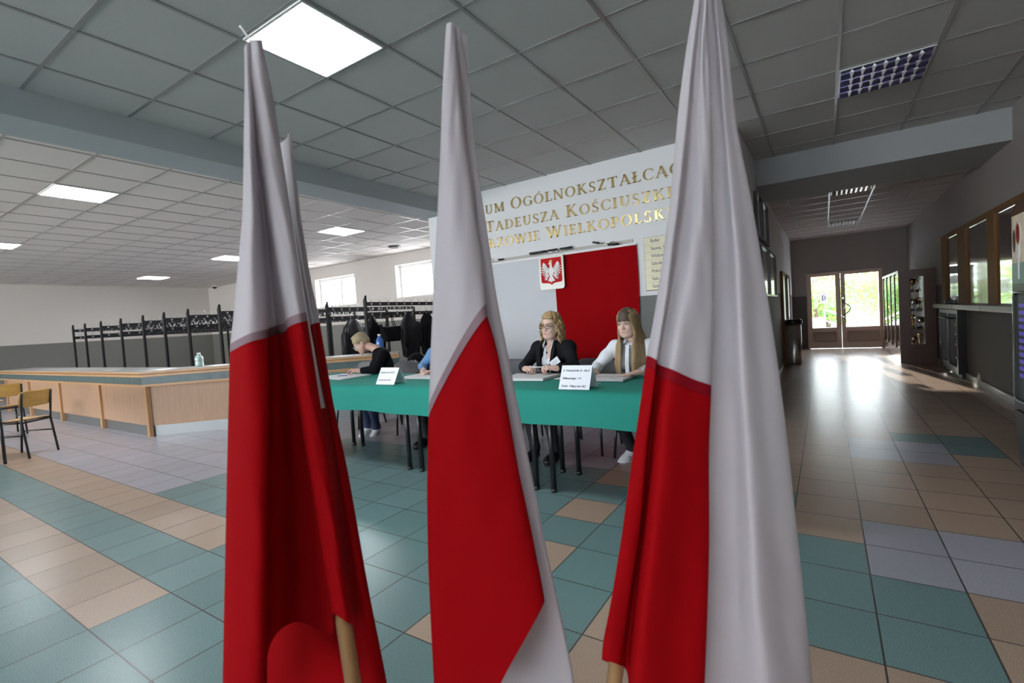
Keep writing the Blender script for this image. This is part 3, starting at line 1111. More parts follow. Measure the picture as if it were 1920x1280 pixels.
recessed_light('ceiling_light', 'bright lit ceiling panel of the main hall beside the tallest left flag tip', -3.15, -2.49, 1.82, 2.48, ZC - .006, True)
for x_, y_ in ((-3.15, -4.78), (.15, -1.48)):  # unseen panels added as fill for the hall
    recessed_light('ceiling_light', 'added lit ceiling panel brightening the hall from behind the photographer', x_, x_ + .66, y_, y_ + .66, ZC - .006, True, group='added fill panels behind the photographer')
recessed_light('louvre_light', 'unlit ceiling lamp with mirror louvres coloured like reflected sky above the corridor mouth', .15, .81, 5.12, 5.78, ZC - .006, None)
for k, (cx, cy, lab) in enumerate(((-7.85, 2.28, 'nearest lit panel in the low cloakroom ceiling left of the flags'),
                                   (-12.47, 2.33, 'lit cloakroom ceiling panel cut by the left picture edge'),
                                   (-7.85, 6.24, 'lit cloakroom panel in front of the two high windows'),
                                   (-12.1, 6.3, 'lit cloakroom panel half hidden by the left flag'),
                                   (-16.75, 6.4, 'farthest lit cloakroom panel near the end wall'))):
    recessed_light('ceiling_light', lab, cx - .33, cx + .33, cy - .33, cy + .33, ZC - .006, True, group='lit cloakroom ceiling panels')
recessed_light('louvre_light', 'dark unlit louvre lamp at the near end of the corridor ceiling', .12, .66, 8.84, 9.4, 2.974, False, group='unlit corridor lamps')
recessed_light('louvre_light', 'dark unlit louvre lamp in the corridor ceiling close to the glazed door', .12, .66, 12.7, 13.3, 2.974, False, group='unlit corridor lamps')
v = thing('ceiling_vent', 'small round dark vent in the ceiling near the cloakroom windows', 'vent', (-8.56, 8.3, ZC))
MB().lathe([(.16, 0), (.16, -.02), (.12, -.035), (.06, -.03)], n=24).build('vent_cover', M['black_frame'], v)
MB().lathe([(.19, 0), (.19, -.008), (.165, -.012), (.16, 0)], n=24).build('vent_ring', M['white_metal'], v)
cc = thing('dome_camera', 'small dark dome camera under the ceiling at the far cloakroom wall', 'camera', (-18.6, 9.0, ZC))
MB().lathe([(.09, 0), (.09, -.03), (.07, -.035)], n=16).build('camera_base', M['white_metal'], cc)
MB().sphere((0, 0, -.04), (.075, .075, .07), 8).build('camera_dome', M['black_frame'], cc)

# ------------------------------------------------------------------ draped flag, emblem, directory, lamp arms on the white wall
drape = thing('draped_wall_flag', 'large white and red cloth hung on the wall behind the seated women', 'flag', (-3.09, YL, 2.14))


def drape_sheet(x0, x1, z0, z1, seed, lean):
    rr = random.Random(seed)
    ph = [rr.uniform(0, 6) for _ in range(5)]
    P = []
    for i in range(41):
        u = i / 40
        col = []
        for j in range(25):
            v_ = j / 24
            amp = .004 + .016 * v_
            y = -.026 - amp * (.5 + .5 * math.sin(u * 9 + ph[0] + v_ * .6)) - .004 * math.sin(u * 23 + ph[1] + v_ * 2)
            x = x0 + (x1 - x0) * u + lean(u, v_)
            col.append((x, y, z1 + (z0 - z1) * v_))
        P.append(col)
    return MB().grid(P)


drape_sheet(-1.24, .0, -1.75, 0.0, 3, lambda u, v_: .03 * v_ * u).build('white_panel', M['drape_white'], drape)
drape_sheet(.0, 1.155, -1.75, .0, 4, lambda u, v_: .03 * v_ * (1 - u) + .008 * math.sin(v_ * 7) * u).build('red_panel', M['drape_red'], drape)
MB().box((-1.25, -.05, -.006), (1.16, -.012, .014)).build('hanging_batten', M['white_frame'], drape)

emb = thing('emblem_plaque', 'cream plaque with a crowned white eagle on a red shield', 'plaque', (-3.11, YL - .06, 1.69))
pw, ph_, cr_ = .188, .455, .035
poly = [(-pw, cr_), (-pw + .01, .01), (-pw + cr_, 0), (pw - cr_, 0), (pw - .01, .01), (pw, cr_), (pw, ph_), (-pw, ph_)]
MB().prism(poly, lambda x, y, h: (x, -h, y), .02).build('plaque_board', M['plaque'], emb)
sh = [(-.155, .425), (.155, .425), (.16, .115), (.15, .098), (.13, .092), (.06, .088), (.025, .078), (0, .06), (-.025, .078), (-.06, .088), (-.13, .092), (-.15, .098), (-.16, .115)]
MB().prism(list(reversed(sh)), lambda x, y, h: (x, -.02 - h, y), .004).build('red_shield', M['red_paint'], emb)
eg = MB()
EBN = [0]


def eb(poly_, h0=.024, t=.005):
    a = sum(poly_[i][0] * poly_[(i + 1) % len(poly_)][1] - poly_[(i + 1) % len(poly_)][0] * poly_[i][1] for i in range(len(poly_)))
    pl = poly_ if a > 0 else list(reversed(poly_))
    EBN[0] += 1
    eg.prism(pl, lambda x, y, h: (x, -h0 + .003 - h, y), t + .003 + EBN[0] * 4e-5)


def ellp(cx, cy, rx, ry, n=14, rot=0):
    c_, s_ = math.cos(rot), math.sin(rot)
    return [(cx + rx * math.cos(t) * c_ - ry * math.sin(t) * s_, cy + rx * math.cos(t) * s_ + ry * math.sin(t) * c_) for t in [2 * math.pi * k / n for k in range(n)]]


eb(ellp(0, .245, .042, .062))
eb([(-.022, .28), (.022, .28), (.016, .335), (.010, .352), (-.018, .352), (-.018, .33)])
eb(ellp(-.004, .352, .021, .018))
eb([(-.02, .36), (-.044, .346), (-.036, .340), (-.018, .345)])
for sx in (-1, 1):
    eb([(sx * .03, .27), (sx * .05, .30), (sx * .085, .352), (sx * .108, .372), (sx * .125, .35), (sx * .12, .31), (sx * .1, .27), (sx * .06, .235), (sx * .03, .22)], t=.007)
    for k in range(8):
        a = math.radians(38 - k * 17)
        L = (.085, .094, .096, .094, .09, .084, .08, .07)[k]
        x0, y0 = sx * (.07 - k * .002), .285 - k * .009
        ca, sa = math.cos(a), math.sin(a)
        w_ = .0085
        p0 = (x0 - sx * 0, y0)
        tip = (x0 + sx * ca * L, y0 + sa * L)
        nx, ny = -sa * sx, ca
        eb([(p0[0] + nx * w_ * .8, p0[1] + ny * w_ * .8), (tip[0] + nx * w_ * .8 - sx * ca * .015, tip[1] + ny * w_ * .8 - sa * .015), tip,
            (tip[0] - nx * w_ * .8 - sx * ca * .015, tip[1] - ny * w_ * .8 - sa * .015), (p0[0] - nx * w_ * .8, p0[1] - ny * w_ * .8)])
    eb([(sx * .02, .2), (sx * .042, .205), (sx * .075, .158), (sx * .062, .152)])
    for dx, dy in ((.042, .004), (.036, -.018), (.012, -.026), (-.012, -.008)):
        x0, y0 = sx * .068, .156
        eb([(x0 - .005, y0 + .004), (x0 + sx * dx, y0 + dy), (x0 + sx * dx * .9 + .004, y0 + dy - .008), (x0 + .004, y0 - .006)])
    for k in range(3):
        a = math.radians(-62 - k * 9)
        x0, y0 = sx * .012, .195
        L = .085
        eb([(x0, y0), (x0 + sx * math.cos(a) * L + sx * .012 * k, y0 + math.sin(a) * L), (x0 + sx * math.cos(a) * L - sx * .008, y0 + math.sin(a) * L - .006), (x0 - sx * .01, y0)])
    eb(ellp(sx * .035, .122, .016, .008, rot=sx * .4))
eb([(-.012, .19), (.012, .19), (.016, .12), (.008, .1), (0, .085), (-.008, .1), (-.016, .12)])
eg.build('white_eagle', M['eagle'], emb)
for sx in (-1, 1):
    for k in range(7):
        a = math.radians(30 - k * 17)
        ca, sa = math.cos(a), math.sin(a)
        x0, y0 = sx * .075, .28 - k * .009
        ln_ = MB()
        ln_.prism([(x0, y0 - .0012), (x0 + sx * ca * .06, y0 + sa * .06 - .0012), (x0 + sx * ca * .06, y0 + sa * .06 + .0012), (x0, y0 + .0012)], lambda x, y, h: (x, -.0318 - h, y), .001)
        ln_.build('feather_line', M['eagle_line'], emb)
    ln_ = MB()
    ln_.prism([(sx * .04, .262), (sx * .09, .33), (sx * .094, .326), (sx * .044, .258)], lambda x, y, h: (x, -.0340 - h, y), .001)
    ln_.build('feather_line', M['eagle_line'], emb)
cw = MB()
cw.prism([(-.02, .37), (.02, .37), (.027, .395), (.014, .387), (0, .403), (-.014, .387), (-.027, .395)], lambda x, y, h: (x, -.024 - h, y), .006)
cw.build('gold_crown', M['yellow'], emb)

board = thing('directory_board', 'pale brass room directory of stacked name plates right of the draped flag', 'sign', (-1.84, YL, 1.56))
names = ['Bufet', 'Sauna, Siłownia', 'Widownia', 'Szkoła', 'Pokój', 'Sala', 'Szatnia']
for k, nm in enumerate(names):
    z1 = .642 - k * .0915
    pl = MB().box((0, -.008, z1 - .0895), (.62, 0, z1)).build('name_plate', M['brass_plate'], board)
    text_mesh('plate_lettering', nm, .058, M['ink'], frame_matrix((.075, -.009, z1 - .062), (1, 0, 0), (0, 0, 1)), pl, space=.92)
MB().box((-.004, -.004, -.006), (.624, .0, .646)).build('backing_board', M['black_frame'], board)

rail = MB().box((-4.12, YL - .012, 2.175), (-1.98, YL, 2.215))
tag(rail.build('cable_trunking', M['sill']), 'thin pale cable trunking along the top edge of the draped flag', 'trunking')


def lamp_arm(label, segs, loc, tips=()):
    t = thing('lamp_arm', label, 'lamp', loc, group='lamp arms above the draped flag')
    b = MB()
    for s in segs:
        b.tube(s, .007, 6)
    b.build('arm_rod', M['chrome'], t)
    c = MB()
    for p, q in tips:
        c.tube([p, q], .013, 8)
    c.build('arm_clamp', M['black_metal'], t)


lamp_arm('thin scissor lamp arm at the left end of the trunking above the drape', [[(-.14, -.03, .04), (.12, -.04, .0)], [(-.14, -.03, -.02), (.12, -.04, .0)]], (-4.05, YL, 2.2), [((.06, -.04, .0), (.14, -.04, 0)), ((-.14, 0, .01), (-.14, -.04, .01))])
lamp_arm('long straight chrome lamp bar above the emblem plaque', [[(-.34, -.04, -.005), (.34, -.04, -.005)]], (-3.12, YL, 2.205), [((-.34, -.04, .018), (-.06, -.04, .018)), ((-.04, -.04, .02), (.1, -.04, .02)), ((.14, -.04, .02), (.32, -.04, .02)), ((-.05, 0, 0), (-.05, -.05, 0)), ((.12, 0, 0), (.12, -.05, 0))])
lamp_arm('bent lamp arm above the red half of the drape', [[(-.17, -.04, .05), (0, -.06, .0), (.16, -.05, -.01)], [(-.1, -.03, .03), (.1, -.05, .02)]], (-2.31, YL, 2.19), [((-.19, -.04, .055), (-.1, -.05, .03)), ((.02, -.06, -.01), (.16, -.05, -.012)), ((.05, 0, 0), (.05, -.06, 0))])
# ------------------------------------------------------------------ the polling tables
TF, TBK, TZ = 3.05, 3.98, 0.775
tx = [(-1.80, -.42), (-3.14, -1.83), (-4.46, -3.17), (-5.3, -4.49)]
tl = ['dark legged table at the right end of the green cloth', 'dark legged table under the green cloth in front of the woman in the blazer',
      'dark legged table under the green cloth holding the left tent card', 'dark legged table at the left end of the green cloth behind the left flag']
for (x0, x1), lab in zip(tx, tl):
    t = thing('folding_table', lab, 'table', ((x0 + x1) / 2, (TF + TBK) / 2, 0), group='tables under the green cloth')
    hx, hy = (x1 - x0) / 2, (TBK - TF) / 2
    MB().bevel_box((-hx, -hy + .01, TZ - .035), (hx, hy - .01, TZ - .008), .004).build('tabletop', M['counter_top'], t)
    MB().box((-hx + .06, -hy + .07, TZ - .085), (hx - .06, -hy + .1, TZ - .035)).box((-hx + .06, hy - .1, TZ - .085), (hx - .06, hy - .07, TZ - .035)).build('table_frame', M['black_metal'], t)
    for sx in (-1, 1):
        for sy in (-1, 1):
            yy = sy * (hy - .07) if sy < 0 else hy - .42
            MB().tube([(sx * (hx - .06), yy, TZ - .04), (sx * (hx - .06), yy, 0.02)], .021, 10).tube([(sx * (hx - .06), yy, .03), (sx * (hx - .06), yy, 0)], .024, 10).build('leg', M['black_metal'], t)

cl = MB()
cx0, cx1 = -5.34, -.40
P = []
nx = 150
prof = [(TBK + .03, .56), (TBK + .028, .68), (TBK + .02, .755), (TBK - .01, TZ), (3.7, TZ), (3.4, TZ), (TF + .03, TZ), (TF + .005, TZ - .006), (TF - .012, TZ - .03), (TF - .02, .70), (TF - .026, .64), (TF - .03, .58), (TF - .032, .535)]
for i in range(nx + 1):
    u = i / nx
    x = cx0 + (cx1 - cx0) * u
    row = []
    for k, (y, z) in enumerate(prof):
        yy, zz = y, z
        if k > 8:
            q = (k - 8) / 4
            fold = math.sin(x * 4.1 + 1.0) * .6 + math.sin(x * 9.3 + .4) * .35
            yy -= .016 * q * (1 + fold)
            zz += q * (.006 * math.sin(x * 3.1) + .004 * math.sin(x * 8))
        if k in (4, 5):
            zz += .0012 * math.sin(x * 7)
        row.append((x, yy, zz))
    P.append(row)
cl.grid(P)
cl.grid([[(cx0 - .004, y, .57 + 0 * k) for k, y in enumerate((TF - .02, 3.4, 3.7, TBK + .02))], [(cx0, y, TZ) for y in (TF + .01, 3.4, 3.7, TBK)]])
cl.grid([[(cx1, y, TZ) for y in (TF + .01, 3.4, 3.7, TBK)], [(cx1 + .004, y, .57) for y in (TF - .02, 3.4, 3.7, TBK + .02)]])
tag(cl.build('tablecloth', M['green']), 'long green cloth draped over the row of tables', 'tablecloth')

ZT = TZ + .0035


def quad_sheet(pts, z0, h, mi=0, mb=None):
    mb = mb or MB()
    a = sum(pts[i][0] * pts[(i + 1) % 4][1] - pts[(i + 1) % 4][0] * pts[i][1] for i in range(4))
    if a < 0:
        pts = list(reversed(pts))
    return mb.prism(pts, lambda x, y, hh: (x, y, z0 + hh), h)


tag(quad_sheet([(-5.05, 3.42), (-4.42, 3.34), (-4.42, 3.76), (-4.95, 3.80)], ZT, .006).build('voter_list', M['paper']), 'wide white voter list under the hand of the woman bent over writing', 'papers')
tag(quad_sheet([(-3.74, 3.50), (-3.24, 3.50), (-3.24, 3.90), (-3.74, 3.90)], ZT, .008).build('voter_list', M['paper']), 'white voter list lying between the left tent card and the middle flag', 'papers')
vl = quad_sheet([(-2.36, 3.48), (-2.0, 3.51), (-2.0, 3.84), (-2.46, 3.82)], ZT, .022)
tag(vl.build('voter_list', M['paper_grey']), 'thick stack of sheets in front of the woman in the black blazer', 'papers')
tag(quad_sheet([(-1.96, 3.62), (-1.72, 3.62), (-1.70, 3.86), (-1.95, 3.85)], ZT, .004).build('loose_sheet', M['paper']), 'loose white sheet beside the thick stack behind the right tent card', 'papers')
vl2 = thing('voter_list', 'thick open stack of sheets under the hands of the young woman in white', 'papers', (-1.48, 3.68, ZT))
MB().bevel_box((-.19, -.15, 0), (.17, .17, .02), .003).build('sheet_block', M['paper_grey'], vl2)
MB().box((-.17, -.02, .02), (.16, -.016, .0215)).build('ruled_line', M['ink'], vl2)
tag(MB().tube([(-1.56, 3.42, ZT + .004), (-1.44, 3.40, ZT + .004)], .003, 6).build('loose_pen', M['paper_grey']), 'thin pale pen lying on the cloth right of the large tent card', 'pen')
wp = thing('ballpoint_pen', 'blue pen lying across the voter list beside the writing hand', 'pen', (-4.70, 3.60, ZT + .006))
MB().tube([(-.06, -.03, .005), (.05, .02, .005)], .005, 8).build('pen_barrel', M['ink_blue'], wp)
MB().tube([(.05, .02, .005), (.075, .031, .005)], [.005, .0015], 8).build('pen_tip', M['chrome'], wp)


def tent_card(label, c, rz, w, h, lines, size):
    t = thing('tent_card', label, 'sign', (c[0], c[1], ZT), rz)
    d = .085
    th = .0015
    L = math.hypot(d, h)
    MB().add([(-w / 2, -d, 0), (w / 2, -d, 0), (w / 2, 0, h), (-w / 2, 0, h), (-w / 2, -d + th, 0), (w / 2, -d + th, 0), (w / 2, 0, h - th), (-w / 2, 0, h - th)],
             [(0, 1, 2, 3), (7, 6, 5, 4), (0, 4, 5, 1), (1, 5, 6, 2), (3, 7, 4, 0)]).build('front_panel', M['card'], t)
    MB().add([(-w / 2, d, 0), (w / 2, d, 0), (w / 2, 0, h), (-w / 2, 0, h), (-w / 2, d - th, 0), (w / 2, d - th, 0), (w / 2, 0, h - th), (-w / 2, 0, h - th)],
             [(3, 2, 1, 0), (4, 5, 6, 7), (1, 5, 4, 0), (2, 6, 5, 1), (0, 4, 7, 3)]).build('back_panel', M['card'], t)
    fp = [c_ for c_ in t.children if c_.name.startswith('front_panel')][0]
    up = Vector((0, d, h)).normalized()
    nrm = Vector((1, 0, 0)).cross(up)
    for body, x, s, ink in lines:
        o = Vector((-w / 2 + x[0], -d, 0)) + up * (x[1] * L) + nrm * .0012
        text_mesh('handwriting', body, s, ink, frame_matrix(o, (1, 0, 0), up), fp, shear=.3, space=.9)


tent_card('small tent card with two handwritten lines on the left part of the green cloth', (-3.48, 3.2), .02, .24, .15,
          [('Łużycka 7a-15-23-27', (.015, .66), .024, M['ink']), ('Kosynierów 1a-9b', (.015, .22), .024, M['ink_red'])], .02)
tent_card('larger tent card with three handwritten lines in front of the young woman', (-1.53, 3.2), .02, .24, .165,
          [('K. Wolności 8a-15 - 20a-5', (.015, .74), .0215, M['ink']), ('Żółkiewskiego  1-4', (.015, .42), .0215, M['ink']), ('Żwirki - Wigury 6a1-3a2', (.015, .1), .0215, M['ink'])], .02)


# ------------------------------------------------------------------ grey stacking chairs
def shell_panel(w, h, curve, lean, th=.012, corner=.3, n=14, thick_dir=1):
    """Rounded curved panel in x (width) and z (height); returns MB."""
    mb = MB()
    for side, off in ((0, 0.0), (1, th)):
        P = []
        for j in range(n + 1):
            v_ = j / n
            # rounded outline: half width shrinks near top and bottom
            e = min(v_, 1 - v_)
            k = 1.0 if e > corner else math.sqrt(max(0, 1 - ((corner - e) / corner) ** 2)) * .32 + .68
            row = []
            for i in range(n + 1):
                u = 2 * i / n - 1
                x = u * w / 2 * k
                y = curve * (u * k) ** 2 + lean * v_ + off * thick_dir
                row.append((x, y, v_ * h))
            P.append(row)
        if side:
            P = [list(reversed(r)) for r in P]
        mb.grid(P)
    s = (n + 1) ** 2
    m_ = n + 1
    fs = []
    for i in range(n):
        fs += [(i + 1, i, s + (n - i), s + (n - i - 1)), (n * m_ + i, n * m_ + i + 1, s + n * m_ + n - i - 1, s + n * m_ + n - i)]
    for j in range(n):
        fs += [(j * m_, (j + 1) * m_, s + (j + 1) * m_ + n, s + j * m_ + n), ((j + 1) * m_ + n, j * m_ + n, s + j * m_, s + (j + 1) * m_)]
    mb.f += fs
    mb.sm += [True] * len(fs)
    mb.mi += [0] * len(fs)
    return mb


def make_grey_chair():
    t = thing('conference_chair', 'x', 'chair')
    b = shell_panel(.46, .36, -.05, .06)
    b.v = [(x, y + .20, z + .50) for x, y, z in b.v]
    b.build('backrest', M['grey_plastic'], t)
    P1 = []
    for i in range(13):
        u = 2 * i / 12 - 1
        P1.append([(u * .225, -.21 + .41 * j / 12, .452 - .012 * (1 - u * u) - (.02 if j == 0 else 0) + .01 * (j / 12) ** 3) for j in range(13)])
    s = MB().grid([list(reversed(r)) for r in P1]).grid([[(x, y, z - .014) for x, y, z in r] for r in P1])
    s.build('seat', M['grey_plastic'], t)
    MB().tube([(-.2, -.18, .43), (.2, -.18, .43)], .01, 8).tube([(-.2, .17, .43), (.2, .17, .43)], .01, 8).tube([(-.2, -.18, .43), (-.2, .2, .43)], .01, 8).tube([(.2, -.18, .43), (.2, .2, .43)], .01, 8).build('chair_frame', M['black_metal'], t)
    for sx in (-1, 1):
        MB().tube([(sx * .2, -.17, .43), (sx * .225, -.22, 0)], .0125, 8).build('leg', M['black_metal'], t)
        MB().tube([(sx * .2, .19, .72), (sx * .2, .17, .43), (sx * .225, .25, 0)], .0125, 8).build('leg', M['black_metal'], t)
    return t


ch0 = make_grey_chair()
chairs = [(-1.42, 4.32, 'grey chair under the young woman in the white shirt'), (-1.98, 4.34, 'empty grey chair between the two women at the right table'),
          (-2.45, 4.38, 'grey chair under the woman in the black blazer'), (-2.98, 4.36, 'empty grey chair left of the woman in the blazer, beside the middle flag'),
          (-3.58, 4.42, 'grey chair of the person half hidden by the middle flag'), (-4.12, 4.95, 'empty grey chair at the right of the woman writing, with a bag behind it'),
          (-4.60, 4.30, 'grey chair under the woman bent over writing'), (-5.40, 4.36, 'empty grey chair left of the woman writing')]
CHAIR_POS = chairs
for k, (x, y, lab) in enumerate(chairs):
    rz = (0.05, -.04, .03, .06, 0, .1, -.05, .0)[k]
    if k == 0:
        ch0.location = (x, y, 0)
        ch0.rotation_euler = (0, 0, rz)
        ch0['label'] = lab
        ch0['group'] = 'grey chairs behind the polling tables'
    else:
        dup(ch0, (x, y, 0), rz, lab, 'grey chairs behind the polling tables')


# ------------------------------------------------------------------ cloakroom counter
def obox(mb, o, d, n, s, t, z):
    """Box in a frame: o origin, d along, n outward; s, t, z ranges."""
    vs = []
    for zz in z:
        for (a, b) in ((s[0], t[0]), (s[1], t[0]), (s[1], t[1]), (s[0], t[1])):
            vs.append((o[0] + d[0] * a + n[0] * b, o[1] + d[1] * a + n[1] * b, zz))
    det = d[0] * n[1] - d[1] * n[0]
    fs = [(0, 3, 2, 1), (4, 5, 6, 7), (0, 1, 5, 4), (1, 2, 6, 5), (2, 3, 7, 6), (3, 0, 4, 7)]
    if det < 0:
        fs = [tuple(reversed(f)) for f in fs]
    mb.add(vs, fs)


C0 = (-7.97, 2.84)
dA, nA = (-1.0, 0.0), (0.0, -1.0)
e_ = math.radians(45)
dB, nB = (math.cos(e_), math.sin(e_)), (math.sin(e_), -math.cos(e_))
LA, LB = 7.5, 3.45
ct = thing('cloakroom_counter', 'long beech and teal cloakroom counter with a bend in front of the coat racks', 'counter', (0, 0, 0))
HT = .92
mA = math.tan(math.radians(22.5))
parts = {k: MB() for k in ('worktop', 'edge', 'band', 'trimm', 'panel', 'kick')}


def seg_poly(mb, t0, t1, z0, z1):
    """L-shaped slab following both runs between offsets t0 (inner) and t1 (outer)."""
    def pt(run, s, t):
        o, d, n = (C0, dA, nA) if run == 0 else (C0, dB, nB)
        return (o[0] + d[0] * s + n[0] * t, o[1] + d[1] * s + n[1] * t)
    k = math.tan(math.radians(22.5))
    vs, fs = [], []
    lines = []
    for t in (t0, t1):
        lines.append([pt(0, LA, t), pt(0, -t * k * 1.0, t) , pt(1, LB, t)])
    a, b = lines
    for z in (z0, z1):
        vs += [(p[0], p[1], z) for p in a] + [(p[0], p[1], z) for p in b]
    for q in (0, 1):
        fs += [(q, q + 1, 4 + q, 3 + q)[::-1], (6 + q, 7 + q, 10 + q, 9 + q), (q, 6 + q, 7 + q, q + 1)[::-1], (3 + q, 4 + q, 10 + q, 9 + q)[::-1]]
    fs += [(0, 3, 9, 6), (2, 8, 11, 5)]
    mb.add(vs, fs)


seg_poly(parts['worktop'], -.5, .07, HT - .03, HT)
seg_poly(parts['edge'], .0, .085, HT - .034, HT - .006)
seg_poly(parts['edge'], .0, .09, HT - .075, HT - .042)
seg_poly(parts['band'], .0, .06, HT - .18, HT - .075)
seg_poly(parts['trimm'], .0, .085, HT - .21, HT - .18)
seg_poly(parts['panel'], -.03, .0, .15, HT - .21)
seg_poly(parts['kick'], -.05, -.02, .0, .15)
parts['worktop'].build('worktop', M['counter_top'], ct)
parts['edge'].build('worktop_edge', M['wood_trim'], ct)
parts['band'].build('front_band', M['counter_band'], ct)
parts['trimm'].build('band_moulding', M['wood_trim'], ct)
parts['panel'].build('front_panel', M['wood_counter'], ct)
parts['kick'].build('kick_plate', M['kick'], ct)
for s in (.0, 1.75, 3.7, 5.6, 7.3):
    b = MB()
    obox(b, C0, dA, nA, (s - .035, s + .035), (-.02, .03), (0, HT - .21))
    b.build('counter_post', M['wood_trim'], ct)
b = MB()
obox(b, C0, dB, nB, (LB - .02, LB), (-.5, .05), (0, HT - .03))
b.build('end_panel', M['white_metal'], ct)


def bottle(label, loc, m, h=.24, r=.035, group=None):
    t = thing('water_bottle', label, 'bottle', loc)
    MB().lathe([(r * .9, 0), (r, .01), (r, h * .3), (r * .93, h * .36), (r, h * .42), (r, h * .62), (r * .8, h * .75), (r * .38, h * .87), (r * .36, h * .9)], n=16).build('bottle_body', m, t)
    MB().lathe([(r * .42, h * .9), (r * .42, h), (r * .36, h * 1.005)], n=14).build('bottle_cap', M['label_white'], t)


bottle('small greenish bottle with white cap on the counter between the racks and the bend', (-7.72, 3.43, HT), M['clear_bottle'], .2, .055)
bottle('blue bottle on the counter behind the woman writing', (-5.87, 5.22, HT), M['blue_bottle'], .30, .06)
for x, y, lab in ((-7.98, 3.1, 'white paper slip on the counter left of the greenish bottle'), (-7.5, 3.6, 'white paper slip on the counter right of the greenish bottle'),
                  (-9.5, 2.95, 'white sheet lying on the left run of the counter')):
    tag(MB().box((x - .14, y - .1, HT), (x + .14, y + .1, HT + .003)).build('paper_slip', M['paper']), lab, 'paper')
kt = thing('kettle', 'small dark kettle with pale lid on the counter beside the left flag', 'kettle', (-7.02, 4.12, HT))
MB().lathe([(.07, 0), (.085, .02), (.08, .11), (.06, .15)], n=18).build('kettle_body', M['black_metal'], kt)
MB().lathe([(.06, .15), (.055, .17), (.02, .185)], n=18).build('kettle_lid', M['white_metal'], kt)
MB().tube([(-.07, -.03, .13), (-.12, -.05, .12), (-.125, -.055, .05), (-.08, -.03, .03)], .011, 8).build('kettle_handle', M['black_metal'], kt)


# ------------------------------------------------------------------ coat racks
def hook_mesh():
    b = MB()
    for s in (-1, 1):
        b.tube([(.03, 0, .0), (.035, s * .012, .02), (.04, s * .055, .10)], .006, 5)
    b.lathe([(.016, 0), (.016, .004)], c=(0, 0, 0), n=8)
    b.v = [(x, y, z) for x, y, z in b.v]
    return b


def make_rack(length):
    t = thing('coat_rack', 'x', 'coat rack')
    b = MB()
    w, d = .03, .02
    b.add([(-w, -d, 0), (w, -d, 0), (w, d, 0), (-w, d, 0), (-w, -d, 1.84), (w, -d, 1.93), (w, d, 1.93), (-w, d, 1.84)],
          [(0, 3, 2, 1), (4, 5, 6, 7), (0, 1, 5, 4), (1, 2, 6, 5), (2, 3, 7, 6), (3, 0, 4, 7)])
    b.build('post', M['black_metal'], t)
    b = MB().box((-.025, length - .03, 0), (.025, length + .02, 1.80))
    b.build('post', M['black_metal'], t)
    for zz, off in ((1.775, 0), (1.585, .0)):
        r = MB().box((-.012, .0, zz - .035), (.012, length, zz + .035)).build('hook_rail', M['black_metal'], t)
        n = int(length / .21)
        for k in range(n):
            y = .14 + k * .21
            for first in (True,):
                hk = hook_base.copy()
                COL.objects.link(hk)
                hk.parent = r
                hk.location = (.0, y, zz + .03)
    MB().box((-.02, .0, .04), (.02, length, .08)).build('foot_bar', M['black_metal'], t)
    return t


hb = MB()
for s in (-1, 1):
    hb.tube([(0, s * .006, 0), (.004, s * .014, .02), (.008, s * .055, .095)], .0055, 5)
for sx in (-1, 1):
    hb.add([(sx * .0145, .02 * math.cos(w_), -.03 + .02 * math.sin(w_)) for w_ in [2 * math.pi * k / 10 for k in range(10)]], [tuple(range(10)) if sx > 0 else tuple(reversed(range(10)))])
hook_base = hb.build('coat_hook', M['steel'])
rack0 = make_rack(4.0)
rx = [-16.95, -16.05, -14.95, -13.72, -12.5, -11.47, -10.42, -9.22]
ordn = ['coat rack at the far left end of the row', 'second coat rack from the left end of the row', 'third coat rack from the left end of the row', 'fourth coat rack from the left end of the row',
        'fifth coat rack from the left, over the counter bend', 'sixth coat rack from the left, with a bright glint on its post', 'coat rack whose post stands just right of the greenish bottle', 'tall coat rack next to the left flag']
for k, x in enumerate(rx):
    if k == 0:
        rack0.location = (x, 4.5, 0)
        rack0['label'] = 'black ' + ordn[0]
        rack0['group'] = 'black coat racks in the cloakroom'
    else:
        dup(rack0, (x, 4.5, 0), 0, 'black ' + ordn[k], 'black coat racks in the cloakroom')
rk = make_rack(2.5)
rk.location = (-8.58, 6.3, 0)
rk['label'] = 'black coat rack with the long black coat, behind the woman writing'
rk['group'] = 'black coat racks in the cloakroom'
dup(rk, (-7.08, 6.02, 0), 0, 'black coat rack carrying the tote bag and the leather jacket', 'black coat racks in the cloakroom')
COL.objects.unlink(hook_base)
bpy.data.objects.remove(hook_base)


